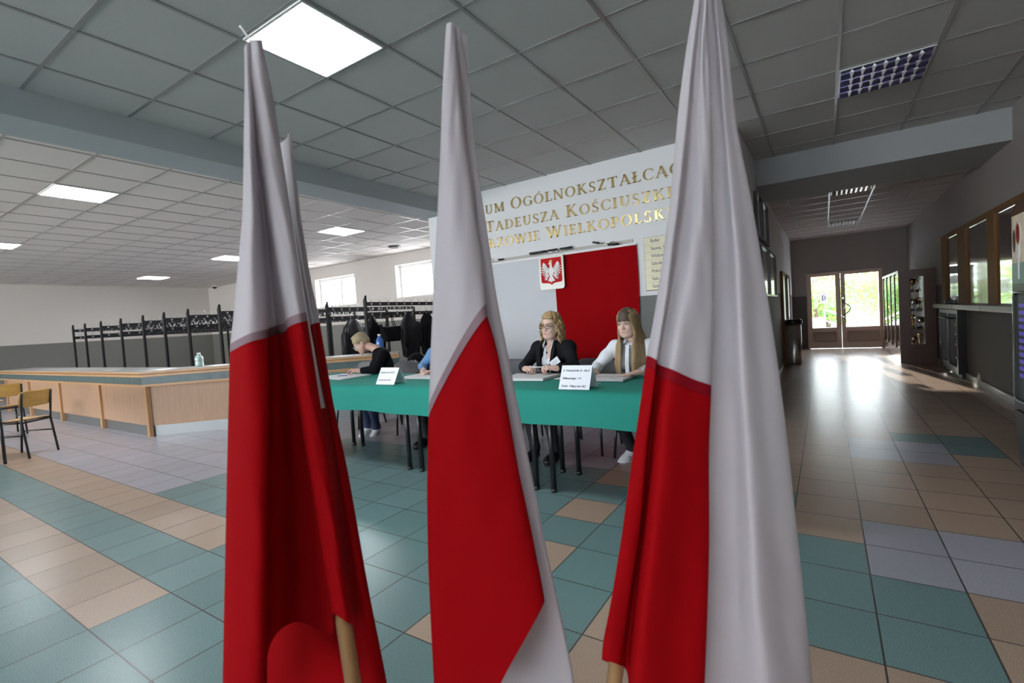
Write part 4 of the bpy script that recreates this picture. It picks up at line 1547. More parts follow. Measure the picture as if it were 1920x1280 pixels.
def hanging_coat(name, label, loc, L, w, d, material, seed, rz=0.0, hood=True, sleeves=True, tilt=0.0):
    rr = random.Random(seed)
    t = thing(name, label, 'coat', loc, rz)
    P = []
    n = 40
    ph = [rr.uniform(0, 6) for _ in range(4)]
    for j in range(25):
        v_ = j / 24
        grow = (.30 if hood else .16) + (.70 if hood else .84) * min(1, (v_ / .30)) ** .75
        if v_ > .6:
            grow *= 1 - .12 * (v_ - .6) / .4
        row = []
        for i in range(n):
            a = 2 * math.pi * i / n
            f = 1 + (.05 + .12 * v_) * (math.sin(3 * a + ph[0] + v_) * .5 + math.sin(7 * a + ph[1] - v_ * 2) * .35 + math.sin(11 * a + ph[2]) * .15)
            z = -L * v_ + (.03 * math.sin(2 * a + ph[3]) * v_)
            row.append((d / 2 * grow * f * math.cos(a) + tilt * v_, w / 2 * grow * f * math.sin(a), z))
        P.append(row)
    b = MB().grid([[P[j][i] for j in range(25)] for i in range(n)], closed_u=True)
    b.add(P[0], [tuple(range(n))], True)
    b.add(P[-1], [tuple(reversed(range(n)))], True)
    b.build('coat_body', material, t)
    if sleeves:
        for s in (-1, 1):
            MB().tube([(.03, s * w * .36, -.17), (.06, s * w * .46, -.32), (.07, s * w * .47, -.52), (.07, s * w * .43, -L * .78)], [.062, .064, .058, .05], 10).build('sleeve', material, t)
    lp = MB().tube([(0, -.02, .0), (0, 0, .06), (0, .02, 0)], .006, 6)
    lp.build('hanger_loop', material, t)
    return t


hanging_coat('hanging_coat', 'long black hooded coat hanging behind the woman writing', (-8.50, 6.88, 1.55), 1.15, .62, .32, M['black_leather'], 3)
hanging_coat('hanging_coat', 'black coat hanging behind the rack post beside the tote bag', (-7.24, 6.3, 1.55), 1.0, .34, .26, M['black_cloth'], 9, hood=False)
hanging_coat('leather_jacket', 'black leather jacket hanging left of the middle flag', (-7.0, 7.02, 1.57), .86, .44, .30, M['black_leather'], 5)
hanging_coat('hanging_coat', 'black cloth coat hanging between the leather jacket and the middle flag', (-6.99, 7.54, 1.57), .84, .40, .30, M['black_cloth'], 12)


def tote(label, loc, w, h, d, strap, rz=0.0):
    t = thing('tote_bag', label, 'bag', loc, rz)
    P = []
    for j in range(9):
        v_ = j / 8
        ww = w / 2 * (1.0 - .22 * v_)
        dd = d / 2 * (.55 + .6 * math.sin(v_ * 2.4))
        row = []
        for i in range(24):
            a = 2 * math.pi * i / 24
            c_, s_ = math.cos(a), math.sin(a)
            row.append((dd * math.copysign(abs(c_) ** .6, c_), ww * math.copysign(abs(s_) ** .4, s_) , -strap - h * v_ + .02 * abs(s_) * (1 - v_)))
        P.append(row)
    b = MB().grid([[P[j][i] for j in range(9)] for i in range(24)], closed_u=True)
    b.add(P[0], [tuple(range(24))], True)
    b.add(P[-1], [tuple(reversed(range(24)))], True)
    b.build('bag_body', M['black_cloth'], t)
    for s in (-1, 1):
        MB().tube([(s * .03, -w * .24, -strap - .03), (s * .015, -.03, -.03), (0, 0, 0), (s * .015, .03, -.03), (s * .03, w * .24, -strap - .03)], .008, 6).build('bag_strap', M['black_cloth'], t)


tote('black tote bag hanging by two straps on the rack behind the blue bottle', (-6.98, 6.5, 1.60), .50, .27, .16, .28)
tote('black shoulder bag hanging at the very edge of the middle flag', (-6.98, 7.9, 1.60), .34, .3, .14, .34)

bp = thing('backpack', 'black backpack with a pale printed face standing behind the empty grey chair', 'bag', (-4.87, 4.98, .465), math.radians(44))
P = []
for j in range(13):
    v_ = j / 12
    row = []
    k = math.sqrt(max(0.02, 1 - max(0, (v_ - .55) / .47) ** 2))
    for i in range(28):
        a = 2 * math.pi * i / 28
        c_, s_ = math.cos(a), math.sin(a)
        row.append((.16 * k * math.copysign(abs(c_) ** .55, c_), .10 * (k * .6 + .4) * math.copysign(abs(s_) ** .55, s_), .46 * v_))
    P.append(row)
b = MB().grid([[P[j][i] for j in range(13)] for i in range(28)], closed_u=True)
b.add(P[0], [tuple(reversed(range(28)))]).add(P[-1], [tuple(range(28))])
b.build('backpack_body', M['black_cloth'], bp)
pr = MB()
for sx in (-1, 1):
    pr.sphere((-.045 + sx * .022, -.100, .355), (.010, .004, .022), 6)
pr.tube([(-.09, -.1, .27), (-.05, -.102, .255), (.0, -.102, .27), (.03, -.101, .30)], [.006, .016, .016, .005], 8)
pr.build('printed_face', M['paper'], bp)
MB().sphere((.02, -.1, .09), (.035, .008, .03), 7).build('printed_patch', M['red_print'], bp)
dup(ch0, (-4.87, 5.02, 0), math.radians(25), 'grey chair with the black backpack standing on its seat', 'grey chairs behind the polling tables')


# ------------------------------------------------------------------ plywood chairs and the cafe table at the left edge
def make_ply_chair():
    t = thing('plywood_chair', 'x', 'chair')
    b = shell_panel(.42, .2, -.035, .03, th=.012, corner=.14)
    b.v = [(x, y + .215, z + .62) for x, y, z in b.v]
    b.build('backrest', M['ply'], t)
    P1 = []
    for i in range(13):
        u = 2 * i / 12 - 1
        P1.append([(u * .2, -.2 + .4 * j / 12, .455 + .008 * u * u - (.018 if j == 0 else (.005 if j == 1 else 0)) + .012 * (j / 12) ** 4) for j in range(13)])
    MB().grid([list(reversed(r)) for r in P1]).grid([[(x, y, z - .013) for x, y, z in r] for r in P1]).build('seat', M['ply'], t)
    for s in (-1, 1):
        MB().tube([(s * .195, .23, .80), (s * .195, .19, .45), (s * .20, .245, 0)], .0125, 8).build('leg', M['black_metal'], t)
        MB().tube([(s * .195, -.17, .44), (s * .20, -.21, 0)], .0125, 8).build('leg', M['black_metal'], t)
        MB().tube([(s * .195, -.18, .438), (s * .195, .19, .438)], .0115, 8).build('side_rail', M['black_metal'], t)
        MB().tube([(s * .198, -.19, .28), (s * .198, .205, .28)], .009, 8).build('side_rail', M['black_metal'], t)
    for y in (-.17, .19):
        MB().tube([(-.195, y, .435), (.195, y, .435)], .0115, 8).build('cross_rail', M['black_metal'], t)
    return t


pc = make_ply_chair()
pc.location = (-8.49, 1.66, 0)
pc.rotation_euler = (0, 0, math.radians(-54))
pc['label'] = 'nearest plywood chair with black tube legs at the left, seen from behind'
pc['group'] = 'plywood cafe chairs'
dup(pc, (-10.95, 1.95, 0), math.radians(-88), 'second plywood chair farther back by the left picture edge', 'plywood cafe chairs')
ctb = thing('cafe_table', 'table corner with a black leg cut by the left picture edge', 'table', (-8.86, 1.05, 0), 0)
MB().bevel_box((-.75, -.42, .725), (.78, .41, .755), .004).build('tabletop', M['wood_trim'], ctb)
for sx in (-1, 1):
    for sy in (-1, 1):
        MB().tube([(sx * .73, sy * .37, .725), (sx * .735, sy * .375, 0)], .016, 8).build('leg', M['black_metal'], ctb)
MB().box((-.71, -.37, .67), (.71, -.35, .725)).box((-.71, .35, .67), (.71, .37, .725)).build('table_frame', M['black_metal'], ctb)
# ------------------------------------------------------------------ corridor furniture
bn = thing('waste_bin', 'slim dark steel waste bin at the left wall of the corridor', 'bin', (-.58, 11.75, 0))
prof = [(.15, .02), (.155, .03), (.155, .88), (.16, .885), (.16, .93), (.15, .94)]
MB().lathe([(.14, 0), (.15, .02), (.152, .86)], n=24, sx=1, sy=.8).build('bin_body', M['steel'], bn)
MB().lathe([(.158, .85), (.162, .86), (.162, .93), (.15, .945), (.10, .95)], n=24, sx=1, sy=.8).build('bin_lid', M['black_metal'], bn)
MB().box((.12, -.05, .84), (.175, .05, .92)).build('lid_hinge', M['black_frame'], bn)

# glazed notice cases on the corridor's left wall
kk = 0
for z0, z1, ys in ((1.42, 2.14, ((7.55, 8.65), (8.72, 9.85))), (2.2, 2.8, ((7.2, 7.85), (7.92, 8.72)))):
    for y0, y1 in ys:
        lab = ['lower near glazed notice case on the left corridor wall, beside the right flag', 'lower far glazed notice case on the left corridor wall, next to the door',
               'upper near glazed notice case on the left corridor wall', 'upper far glazed notice case on the left corridor wall'][kk]
        kk += 1
        t = thing('notice_case', lab, 'notice board', (XM1, y0, z0), group='glazed notice cases')
        L, Hh = y1 - y0, z1 - z0
        fw = .028
        MB().box((0, 0, 0), (.045, L, fw)).box((0, 0, Hh - fw), (.045, L, Hh)).box((0, 0, fw), (.045, fw, Hh - fw)).box((0, L - fw, fw), (.045, L, Hh - fw)).build('case_frame', M['black_frame'], t)
        MB().box((0, fw, fw), (.02, L - fw, Hh - fw)).build('notice_sheet', M['notice'], t)

# trophy cabinet
tc = thing('trophy_cabinet', 'tall dark wooden cabinet full of trophies along the right corridor wall', 'cabinet', (1.2, 11.9, 0))
W, D, Hh = XR - 1.2 - .01, 3.0, 1.78
MB().box((0, 0, 0), (W, D, .24)).build('cabinet_base', M['dark_wood'], tc)
MB().box((-.01, -.01, Hh - .05), (W, D, Hh)).build('cabinet_top', M['dark_wood'], tc)
MB().box((W - .02, 0, .24), (W, D, Hh - .05)).build('back_panel', M['dark_wood'], tc)
for y in (0, D - .03):
    e = MB()
    e.box((0, y, .24), (.17, y + .03, Hh - .05)).box((.37, y, .24), (W - .02, y + .03, Hh - .05)).box((.17, y, .24), (.37, y + .03, .36)).box((.17, y, Hh - .14), (.37, y + .03, Hh - .05))
    s_ = e.build('end_panel', M['dark_wood'], tc)
    MB().box((.17, y + .012, .36), (.37, y + .018, Hh - .14)).build('end_pane', M['pane'], s_)
ys = [.03, .75, 1.49, 2.23, 2.97]
for k, y in enumerate(ys):
    MB().box((-.004, y - .035, .24), (.03, y + .035, Hh - .05)).build('door_stile', M['dark_wood'], tc)
for k in range(4):
    MB().box((.008, ys[k] + .035, .26), (.014, ys[k + 1] - .035, Hh - .07)).build('cabinet_pane', M['pane'], tc)
    MB().box((-.008, ys[k] + .05, .25), (.02, ys[k] + .13, .31)).box((-.008, ys[k] + .05, Hh - .11), (.02, ys[k] + .13, Hh - .05)).build('door_hinge', M['steel'], tc)
for z in (.62, .98, 1.34):
    MB().box((.03, .03, z), (W - .03, D - .03, z + .012)).build('cabinet_shelf', M['pane'], tc)


def trophy(label, loc, h, m, kind, seed):
    t = thing('trophy', label, 'trophy', loc, seed, 'trophies in the dark cabinet')
    MB().bevel_box((-.035, -.035, 0), (.035, .035, h * .16), .004).build('trophy_base', M['black_frame'], t)
    b0 = h * .16
    if kind == 0:
        pr_ = [(.022, b0), (.012, b0 + h * .1), (.010, h * .42), (.03, h * .5), (.062, h * .7), (.066, h * .93), (.06, h * .93), (.055, h * .7), (.02, h * .55)]
        b = MB().lathe(pr_, n=16)
        for s in (-1, 1):
            b.tube([(s * .06, 0, h * .86), (s * .1, 0, h * .82), (s * .09, 0, h * .66), (s * .05, 0, h * .6)], .006, 6)
    elif kind == 1:
        b = MB().lathe([(.03, b0), (.012, b0 + h * .12), (.016, h * .5), (.03, h * .58), (.012, h * .62), (.02, h * .7)], n=14)
        b.sphere((0, 0, h * .84), h * .13, 8)
    else:
        b = MB().lathe([(.03, b0), (.01, b0 + h * .14), (.01, h * .45), (.07, h * .5)], n=16)
        b.lathe([(.09, h * .5), (.1, h * .54), (.085, h * .9), (.03, h * .98)], n=18)
    b.build('trophy_cup', m, t)


spots = [(1.42, 12.12), (1.55, 12.35), (1.36, 12.5)]
desc = ['lowest shelf', 'second shelf from the bottom', 'third shelf from the bottom', 'top shelf']
pos = ['nearest the end pane', 'middle of the three', 'farthest back']
for q, z in enumerate((.241, .633, .993, 1.353)):
    for k, (x, y) in enumerate(spots):
        mt = M['trophy_gold'] if (q + k) % 2 else M['trophy_silver']
        trophy('%s trophy on the %s of the cabinet, %s' % ('gold' if (q + k) % 2 else 'silver', desc[q], pos[k]), (x, y, z), (.27, .3, .24)[(k + q) % 3], mt, (k + q) % 3, k * .8)

# low glazed display case under the reception sill
gc = thing('glass_case', 'low dark glazed case with a push bar under the reception sill', 'cabinet', (XR, 9.68, 0))
g = MB()
D2 = 1.35
g.box((-.10, 0, .06), (0, .06, 1.03)).box((-.10, D2 - .06, .06), (0, D2, 1.03)).box((-.10, .06, .06), (0, D2 - .06, .16)).box((-.10, .06, .97), (0, D2 - .06, 1.03)).box((-.10, .62, .16), (0, .72, .97))
g.build('case_frame', M['black_frame'], gc)
for y0, y1 in ((.06, .62), (.72, D2 - .06)):
    MB().box((-.05, y0, .16), (-.042, y1, .97)).build('case_pane', M['window_glass'], gc)
MB().tube([(-.10, .2, .9), (-.15, .22, .9), (-.15, 1.1, .9), (-.10, 1.12, .9)], .014, 8).build('push_bar', M['black_metal'], gc)
MB().box((-.06, .0, .0), (0, D2, .06)).build('case_plinth', M['black_frame'], gc)
hg = MB()
for z in (.3, .5, .66, .8):
    hg.lathe([(.014, 0), (.014, .03)], c=(-.11, .03, z), n=10)
hg.build('case_hinge', M['chrome'], gc)
for x, y, lab in ((1.62, 10.3, 'small black object on the reception sill in the far window bay'),):
    tag(MB().bevel_box((x, y, 1.121), (x + .1, y + .1, 1.18), .008).build('desk_stamp', M['black_frame']), lab, 'stamp')

# coffee machine at the right edge
vm = thing('vending_machine', 'tall black coffee vending machine cut by the right picture edge', 'vending machine', (1.10, 3.9, 0))
MWd, MD = .62, .88


def mach_profile(z):
    """Front bulge of the machine: x offset of the front at height z."""
    if z > 1.8:
        q = (z - 1.8) / .22
        return .22 * q ** 2.2
    if z < .5:
        return .03 * ((.5 - z) / .5) ** 1.5
    return 0.0


zs = [.05, .15, .3, .5, .8, 1.1, 1.4, 1.8, 1.86, 1.92, 1.97, 2.0, 2.02]
P = []
for z in zs:
    x = mach_profile(z)
    r = .035
    P.append([(MWd, 0, z), (x + r, 0, z), (x + r * .3, r * .3, z), (x, r, z), (x, MD - r, z), (x + r * .3, MD - r * .3, z), (x + r, MD, z), (MWd, MD, z)])
b = MB().grid([[P[j][i] for j in range(len(zs))] for i in range(8)], smooth=False)
b.add(P[-1], [tuple(range(8))]).add([(MWd, 0, .05), (MWd, MD, .05), (MWd, MD, 2.02), (MWd, 0, 2.02)], [(0, 1, 2, 3)])
b.build('machine_body', M['machine'], vm)
MB().box((.05, .04, 0), (MWd - .02, MD - .04, .05)).build('machine_plinth', M['machine_grey'], vm)


def mach_panel(name, y0, y1, z0, z1, m, off, parent=vm, n=10):
    P = []
    for k in range(n + 1):
        z = z0 + (z1 - z0) * k / n
        x = mach_profile(z)
        P.append([(x - off, y0, z), (x - off, y1, z)])
    Q = [[(x + off * .9, y, z) for x, y, z in r] for r in P]
    mb = MB().grid([list(reversed(r)) for r in P]).grid(Q)
    mb.add([P[0][0], P[0][1], Q[0][1], Q[0][0]], [(0, 1, 2, 3)]).add([P[-1][0], P[-1][1], Q[-1][1], Q[-1][0]], [(3, 2, 1, 0)])
    mb.add([r[0] for r in P] + [r[0] for r in Q], [(k, k + 1, n + 2 + k, n + 1 + k) for k in range(n)]).add([r[1] for r in P] + [r[1] for r in Q], [(n + 1 + k, n + 2 + k, k + 1, k) for k in range(n)])
    return mb.build(name, m, parent)


MB().tube([(-.004, MD - .075, .55), (-.004, MD - .075, 1.25), (-.004, MD - .1, 1.27), (-.004, .1, 1.27), (-.004, .075, 1.25), (-.004, .075, .55), (-.004, .1, .53), (-.004, MD - .1, .53), (-.004, MD - .075, .55)], .009, 6).build('panel_edge', M['machine_edge'], vm)
pp = mach_panel('picture_panel', .06, MD - .06, 1.33, 1.79, M['cream_print'], .004)
mach_panel('top_panel', .06, MD - .06, 1.79, 1.93, M['brown_print'], .004)
mach_panel('lower_print', .06, MD - .06, 1.33, 1.47, M['green_print'], .006, pp)
MB().sphere((-.006, MD - .2, 1.66), (.004, .052, .085), 10).build('white_ring', M['white_print'], pp)
MB().sphere((-.009, MD - .2, 1.66), (.004, .038, .068), 10).build('red_oval', M['red_print'], pp)
MB().box((-.009, MD - .225, 1.5), (-.005, MD - .175, 1.58)).box((-.009, MD - .21, 1.36), (-.006, MD - .19, 1.5)).build('white_stem', M['white_print'], pp)
MB().sphere((-.006, MD - .11, 1.62), (.003, .03, .08), 8).build('brown_blot', M['brown_print'], pp)
kp = mach_panel('keypad_panel', .085, MD - .085, .55, 1.25, M['machine_grey'], .003)
for r in range(11):
    MB().box((-.009, MD - .31, .70 + r * .047), (-.003, MD - .19, .725 + r * .047)).build('selection_button', M['purple_led'], kp)
mach_panel('cup_door', .09, MD - .09, .12, .46, M['machine'], .01)
# ------------------------------------------------------------------ the hand flags in the foreground
def at_px(px, py, d):
    """Point whose image lies at (px, py) at distance d along the lens axis (used to measure the flags)."""
    r = RCAM @ np.array([px - 960.0, -(py - 640.0), -F_PX])
    return CAM + r * (d / F_PX)


def cr(xs, t):
    """Catmull-Rom through xs at parameter t in [0, len-1]."""
    n = len(xs)
    i = min(int(t), n - 2)
    f = t - i
    p0, p1, p2, p3 = xs[max(i - 1, 0)], xs[i], xs[i + 1], xs[min(i + 2, n - 1)]
    return .5 * ((2 * p1) + (-p0 + p2) * f + (2 * p0 - 5 * p1 + 4 * p2 - p3) * f * f + (-p0 + 3 * p1 - 3 * p2 + p3) * f ** 3)


def interp(pts, y):
    ys = [p[1] for p in pts]
    return (float(np.interp(y, ys, [p[0] for p in pts])), float(np.interp(y, ys, [p[2] for p in pts])))


def smooth_line(pts, ys):
    xs = np.interp(ys, [p[1] for p in pts], [p[0] for p in pts])
    ds = np.interp(ys, [p[1] for p in pts], [p[2] for p in pts])
    k = np.array([1, 3, 5, 3, 1], float)
    k /= k.sum()
    for _ in range(2):
        xp = np.pad(xs, 2, mode='reflect', reflect_type='odd')
        dp = np.pad(ds, 2, mode='reflect', reflect_type='odd')
        xs = np.convolve(xp, k, 'valid')
        ds = np.convolve(dp, k, 'valid')
    return xs, ds


def flag_sheet(cols, lo, hi, sub, n, seed, sharp=()):
    """Sheet through fold lines; each fold line has 'pts' [(x, y, d)], and top / seam / bottom y."""
    rr = random.Random(seed)
    ph = [rr.uniform(0, 6) for _ in range(6)]
    X, Y, D_ = [], [], []
    for c in cols:
        y0, y1 = c[lo], c[hi]
        ys = np.array([y0 + (y1 - y0) * k / n for k in range(n + 1)])
        xs, ds = smooth_line(c['pts'], ys)
        X.append(xs)
        Y.append(ys)
        D_.append(ds)
    m_ = len(cols) - 1
    out = []
    for s in range(m_ * sub + 1):
        t = s / sub
        row = []
        for k in range(n + 1):
            x = cr([a[k] for a in X], t)
            y = cr([a[k] for a in Y], t)
            d = cr([a[k] for a in D_], t)
            d += .0016 * math.sin(y * .013 + t * 2.2 + ph[0]) + .0006 * math.sin(y * .034 - t * 5 + ph[1])
            row.append(at_px(x, y, d))
        out.append(row)
    return out


def col(pts, top, seam, bottom):
    return {'pts': pts, 'top': top, 'seam': seam, 'bottom': bottom}


def flag(name, label, pole, sheets, seed, tip_cord=None, bands=()):
    """pole: two measured points, continued down to the stand."""
    a, b = at_px(*pole[0]), at_px(*pole[1])
    d = b - a
    foot = a + d * ((a[2] - .13) / -d[2])
    t = thing(name, label, 'flag', tuple(foot), group='hand flags on wooden poles')
    o = np.array(foot)
    MB().tube([p - o for p in (a, (a + foot) / 2, foot)], .0145, 12).build('pole', M['pole'], t)
    w, r, se = MB(), MB(), MB()
    for k, (cols, sub) in enumerate(sheets):
        if any(c['seam'] > c['top'] for c in cols):
            cc_ = [dict(c) for c in cols]
            P = flag_sheet(cc_, 'top', 'seam', sub, 44, seed + k)
            w.grid([[p - o for p in row] for row in P])
        cc_ = [dict(c) for c in cols]
        if any(c['bottom'] > c['seam'] + 5 for c in cc_):
            P = flag_sheet(cc_, 'seam', 'bottom', sub, 44, seed + k)
            r.grid([[p - o for p in row] for row in P])
    if w.v:
        w.build('white_panel', M['flag_white'], t)
    if r.v:
        r.build('red_panel', M['flag_red'], t)
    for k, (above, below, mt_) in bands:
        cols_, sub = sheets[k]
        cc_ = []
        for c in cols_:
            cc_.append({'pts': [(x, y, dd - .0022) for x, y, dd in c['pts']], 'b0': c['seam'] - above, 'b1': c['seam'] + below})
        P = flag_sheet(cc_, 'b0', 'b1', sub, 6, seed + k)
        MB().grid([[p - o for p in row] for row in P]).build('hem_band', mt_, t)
    if tip_cord:
        MB().tube([at_px(*p) - o for p in tip_cord], .0022, 6).build('tie_cord', M['cord'], t)
    return foot


B = 1345
feet = []
# front left flag
poleL = lambda y: 484 + (y - 75) * .153
sh = []
cols = [
    col([(484, 70, .92), (470, 120, .93), (478, 400, .96), (470, 640, .97), (466, 900, .97), (462, 1300, .97)], 92, 648, B),
    col([(458, 85, .89), (459, 130, .88), (457, 250, .88), (455, 400, .88), (437, 600, .87), (431, 650, .87), (425, 900, .86), (417, 1300, .85)], 92, 660, B),
    col([(462, 85, .865), (468, 250, .85), (474, 400, .845), (468, 600, .83), (462, 700, .83), (465, 900, .82), (458, 1300, .81)], 82, 641, B),
    col([(470, 80, .88), (478, 250, .88), (488, 400, .885), (500, 600, .865), (503, 760, .84), (500, 900, .83), (498, 1300, .82)], 78, 632, B),
]


def pc_l(y):
    return 478 + (y - 92) * .155


def pole_col(dx, d, top, seam, bottom, xt):
    return col([(xt, 80, d)] + [(pc_l(y) + dx, y, d) for y in (150, 250, 400, 600, 760, 960, 1175)], top, seam, bottom)


cols += [col([(465, 80, .90), (470, 250, .91), (489, 400, .925), (503, 600, .93), (507, 760, .935), (504, 900, .94), (504, 1215, .94)], 78, 630, 1216),
         col([(466, 80, .91), (474, 250, .93), (495, 400, .945), (517, 600, .955), (530, 760, .96), (541, 960, .965), (553, 1175, .965)], 78, 625, 1166),
         pole_col(-26, .908, 78, 621, 1190, 466), pole_col(-19, .874, 76, 613, 1152, 469), pole_col(-5, .864, 74, 606, 1158, 475), pole_col(10, .868, 74, 602, 1168, 484),
         pole_col(20, .892, 76, 600, 1168, 492), pole_col(12, .93, 78, 603, 1166, 486)]
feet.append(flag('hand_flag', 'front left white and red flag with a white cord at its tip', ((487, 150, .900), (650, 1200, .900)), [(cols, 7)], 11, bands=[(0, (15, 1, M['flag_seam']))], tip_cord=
                 [(484, 80, .878), (470, 76, .875), (463, 66, .87), (453, 52, .866), (450, 49, .866)]))
# flag behind it
cols = [
    col([(505, 262, 1.05), (500, 600, 1.06), (490, 900, 1.06), (480, 1300, 1.06)], 275, 775, B),
    col([(525, 262, 1.02), (532, 400, 1.02), (552, 560, 1.01), (572, 700, 1.01), (575, 900, 1.02), (580, 1300, 1.02)], 268, 770, B),
    col([(534, 258, 1.0), (548, 400, .99), (566, 520, .985), (586, 640, .985), (610, 765, .985), (630, 900, 1.0), (662, 1300, 1.0)], 262, 764, B),
]
cols2 = [
    col([(533, 262, 1.0), (547, 400, 1.0), (566, 520, 1.0), (580, 600, 1.0), (608, 763, 1.0), (625, 900, 1.0), (640, 1300, 1.0)], 262, 609, B),
    col([(540, 258, .985), (556, 400, .97), (574, 520, .97), (590, 605, .968), (616, 763, .962), (640, 900, .955), (672, 1100, .95), (700, 1300, .95)], 258, 606, B),
    col([(548, 264, .99), (563, 400, .985), (582, 520, .985), (600, 605, .985), (626, 763, .985), (652, 880, .98), (690, 1100, .975), (730, 1300, .97)], 264, 604, B),
    col([(546, 268, 1.02), (560, 400, 1.02), (578, 520, 1.02), (594, 605, 1.02), (618, 763, 1.02), (640, 880, 1.02), (676, 1100, 1.02), (712, 1300, 1.02)], 268, 606, B),
]
feet.append(flag('hand_flag', 'shorter flag standing behind the front left flag', ((536, 330, 1.03), (630, 1100, 1.03)), [(cols, 6), (cols2, 6)], 23,
                 [(542, 262, 1.0), (541, 254, 1.0), (546, 250, 1.0)]))
# middle flag
Lm = [(837, 45), (833, 100), (830, 160), (825, 300), (816, 480), (809, 620), (804, 780), (802, 920), (805, 1060), (812, 1200), (818, 1320)]
Fm = [(853, 50), (860, 130), (868, 230), (886, 370), (902, 480), (913, 592), (931, 650), (952, 770), (970, 880), (996, 1000), (1021, 1122), (1026, 1320)]
Rm_ = [(862, 60), (876, 110), (884, 180), (888, 260), (899, 350), (914, 430), (930, 560), (948, 640), (962, 715), (982, 815), (1007, 940), (1032, 1065), (1056, 1170), (1082, 1300)]


def withd(line, d, dx=0):
    if isinstance(d, (int, float)):
        return [(x + dx, y, d) for x, y in line]
    return [(x + dx, y, float(np.interp(y, d[0], d[1]))) for x, y in line]


cols = [
    col(withd(Lm, .99, 30), 60, B, B),
    col([(850, 60, .985), (868, 250, .98), (880, 500, 1.0), (900, 800, 1.01), (940, 1300, 1.02)], 56, B, B),
    col(withd(Rm_, .955, -18), 58, B, B),
    col(withd(Rm_, .96, 0), 70, B, B),
    col(withd(Rm_, .985, -8), 70, B, B),
]
cols2 = [
    col([(876, 60, .955), (877, 130, .955), (880, 250, .96), (890, 350, .95), (905, 500, .94), (915, 600, .94), (925, 700, .95), (950, 850, .95), (980, 1000, .95), (1000, 1300, .95)], 70, 640, 1180),
    col([(862, 50, .955), (866, 130, .965), (872, 250, .965), (884, 350, .95), (897, 480, .935), (905, 600, .93), (920, 700, .93), (950, 850, .93), (980, 1000, .93), (1000, 1300, .93)], 56, 620, 1160),
    col(withd(Fm, ([45, 300, 600, 1200], [.90, .885, .87, .86])), 46, 592, 1128),
    col([(850, 45, .885), (852, 130, .878), (852, 250, .87), (866, 400, .865), (876, 500, .862), (886, 620, .86), (905, 800, .858), (930, 1000, .856), (960, 1200, .85), (965, 1320, .85)], 42, 625, 1238),
    col([(843, 45, .88), (840, 130, .872), (838, 250, .87), (840, 400, .868), (842, 560, .866), (848, 700, .864), (860, 850, .862), (875, 1000, .862), (890, 1200, .86), (895, 1320, .86)], 42, 690, B),
    col(withd(Lm, ([45, 600, 1300], [.89, .885, .88])), 46, 778, B),
    col(withd(Lm, ([45, 600, 1300], [.93, .94, .95]), 14), 52, 790, B),
]
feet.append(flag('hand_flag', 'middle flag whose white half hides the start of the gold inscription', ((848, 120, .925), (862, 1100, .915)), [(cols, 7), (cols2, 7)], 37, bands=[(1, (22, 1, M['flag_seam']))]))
# right flag
L3 = [(1303, -5), (1296, 40), (1288, 80), (1272, 200), (1256, 380), (1235, 540), (1222, 620), (1212, 668), (1203, 740), (1185, 860), (1165, 1010), (1142, 1150), (1129, 1205), (1128, 1240)]
R3 = [(1352, -5), (1362, 40), (1367, 90), (1373, 180), (1381, 250), (1404, 340), (1430, 500), (1453, 640), (1474, 800), (1497, 1020), (1514, 1180), (1526, 1310)]
E3 = [(1326, -5), (1330, 100), (1336, 300), (1338, 500), (1333, 723), (1328, 850), (1329, 1000), (1325, 1150), (1318, 1320)]
cols = [
    col(withd(L3, .93, 22), 0, 690, 1245),
    col(withd(L3, ([0, 600, 1240], [.88, .86, .86])), -6, 668, 1236),
    col([(1310, 0, .855), (1300, 80, .845), (1288, 200, .84), (1270, 380, .835), (1252, 540, .835), (1232, 668, .83), (1215, 800, .84), (1198, 1000, .845), (1160, 1230, .85)], -10, 676, 1246),
    col([(1318, 0, .86), (1308, 80, .86), (1298, 200, .86), (1284, 380, .858), (1262, 540, .858), (1236, 668, .856), (1222, 800, .87), (1202, 1000, .875), (1176, 1230, .88)], -12, 684, 1262),
    col([(1322, 0, .85), (1316, 80, .85), (1312, 200, .85), (1306, 380, .845), (1290, 540, .84), (1262, 690, .83), (1244, 800, .82), (1225, 1000, .82), (1190, 1320, .82)], -14, 694, B),
    col([(1326, 0, .85), (1322, 100, .85), (1322, 300, .845), (1318, 540, .84), (1298, 710, .836), (1288, 850, .83), (1280, 1000, .83), (1262, 1320, .83)], -14, 711, B),
    col(withd(E3, ([0, 600, 1300], [.86, .85, .84])), -14, 723, B),
    col(withd(E3, ([0, 600, 1300], [.885, .885, .89]), -12), -13, 719, B),
]
cols2 = [
    col(withd(E3, ([0, 600, 1300], [.89, .9, .9]), -18), -13, B, B),
    col([(1330, -5, .885), (1340, 100, .885), (1352, 300, .88), (1362, 500, .875), (1372, 800, .87), (1380, 1100, .87), (1392, 1320, .87)], -13, B, B),
    col([(1338, -5, .875), (1350, 100, .87), (1366, 300, .86), (1385, 500, .85), (1402, 800, .84), (1420, 1100, .835), (1440, 1320, .835)], -12, B, B),
    col([(1345, -5, .875), (1358, 100, .875), (1376, 260, .875), (1408, 500, .87), (1434, 800, .865), (1462, 1100, .86), (1486, 1320, .86)], -8, B, B),
    col(withd(R3, ([0, 600, 1300], [.89, .89, .89])), -4, B, B),
    col(withd(R3, ([0, 600, 1300], [.93, .94, .95]), -20), 4, B, B),
]
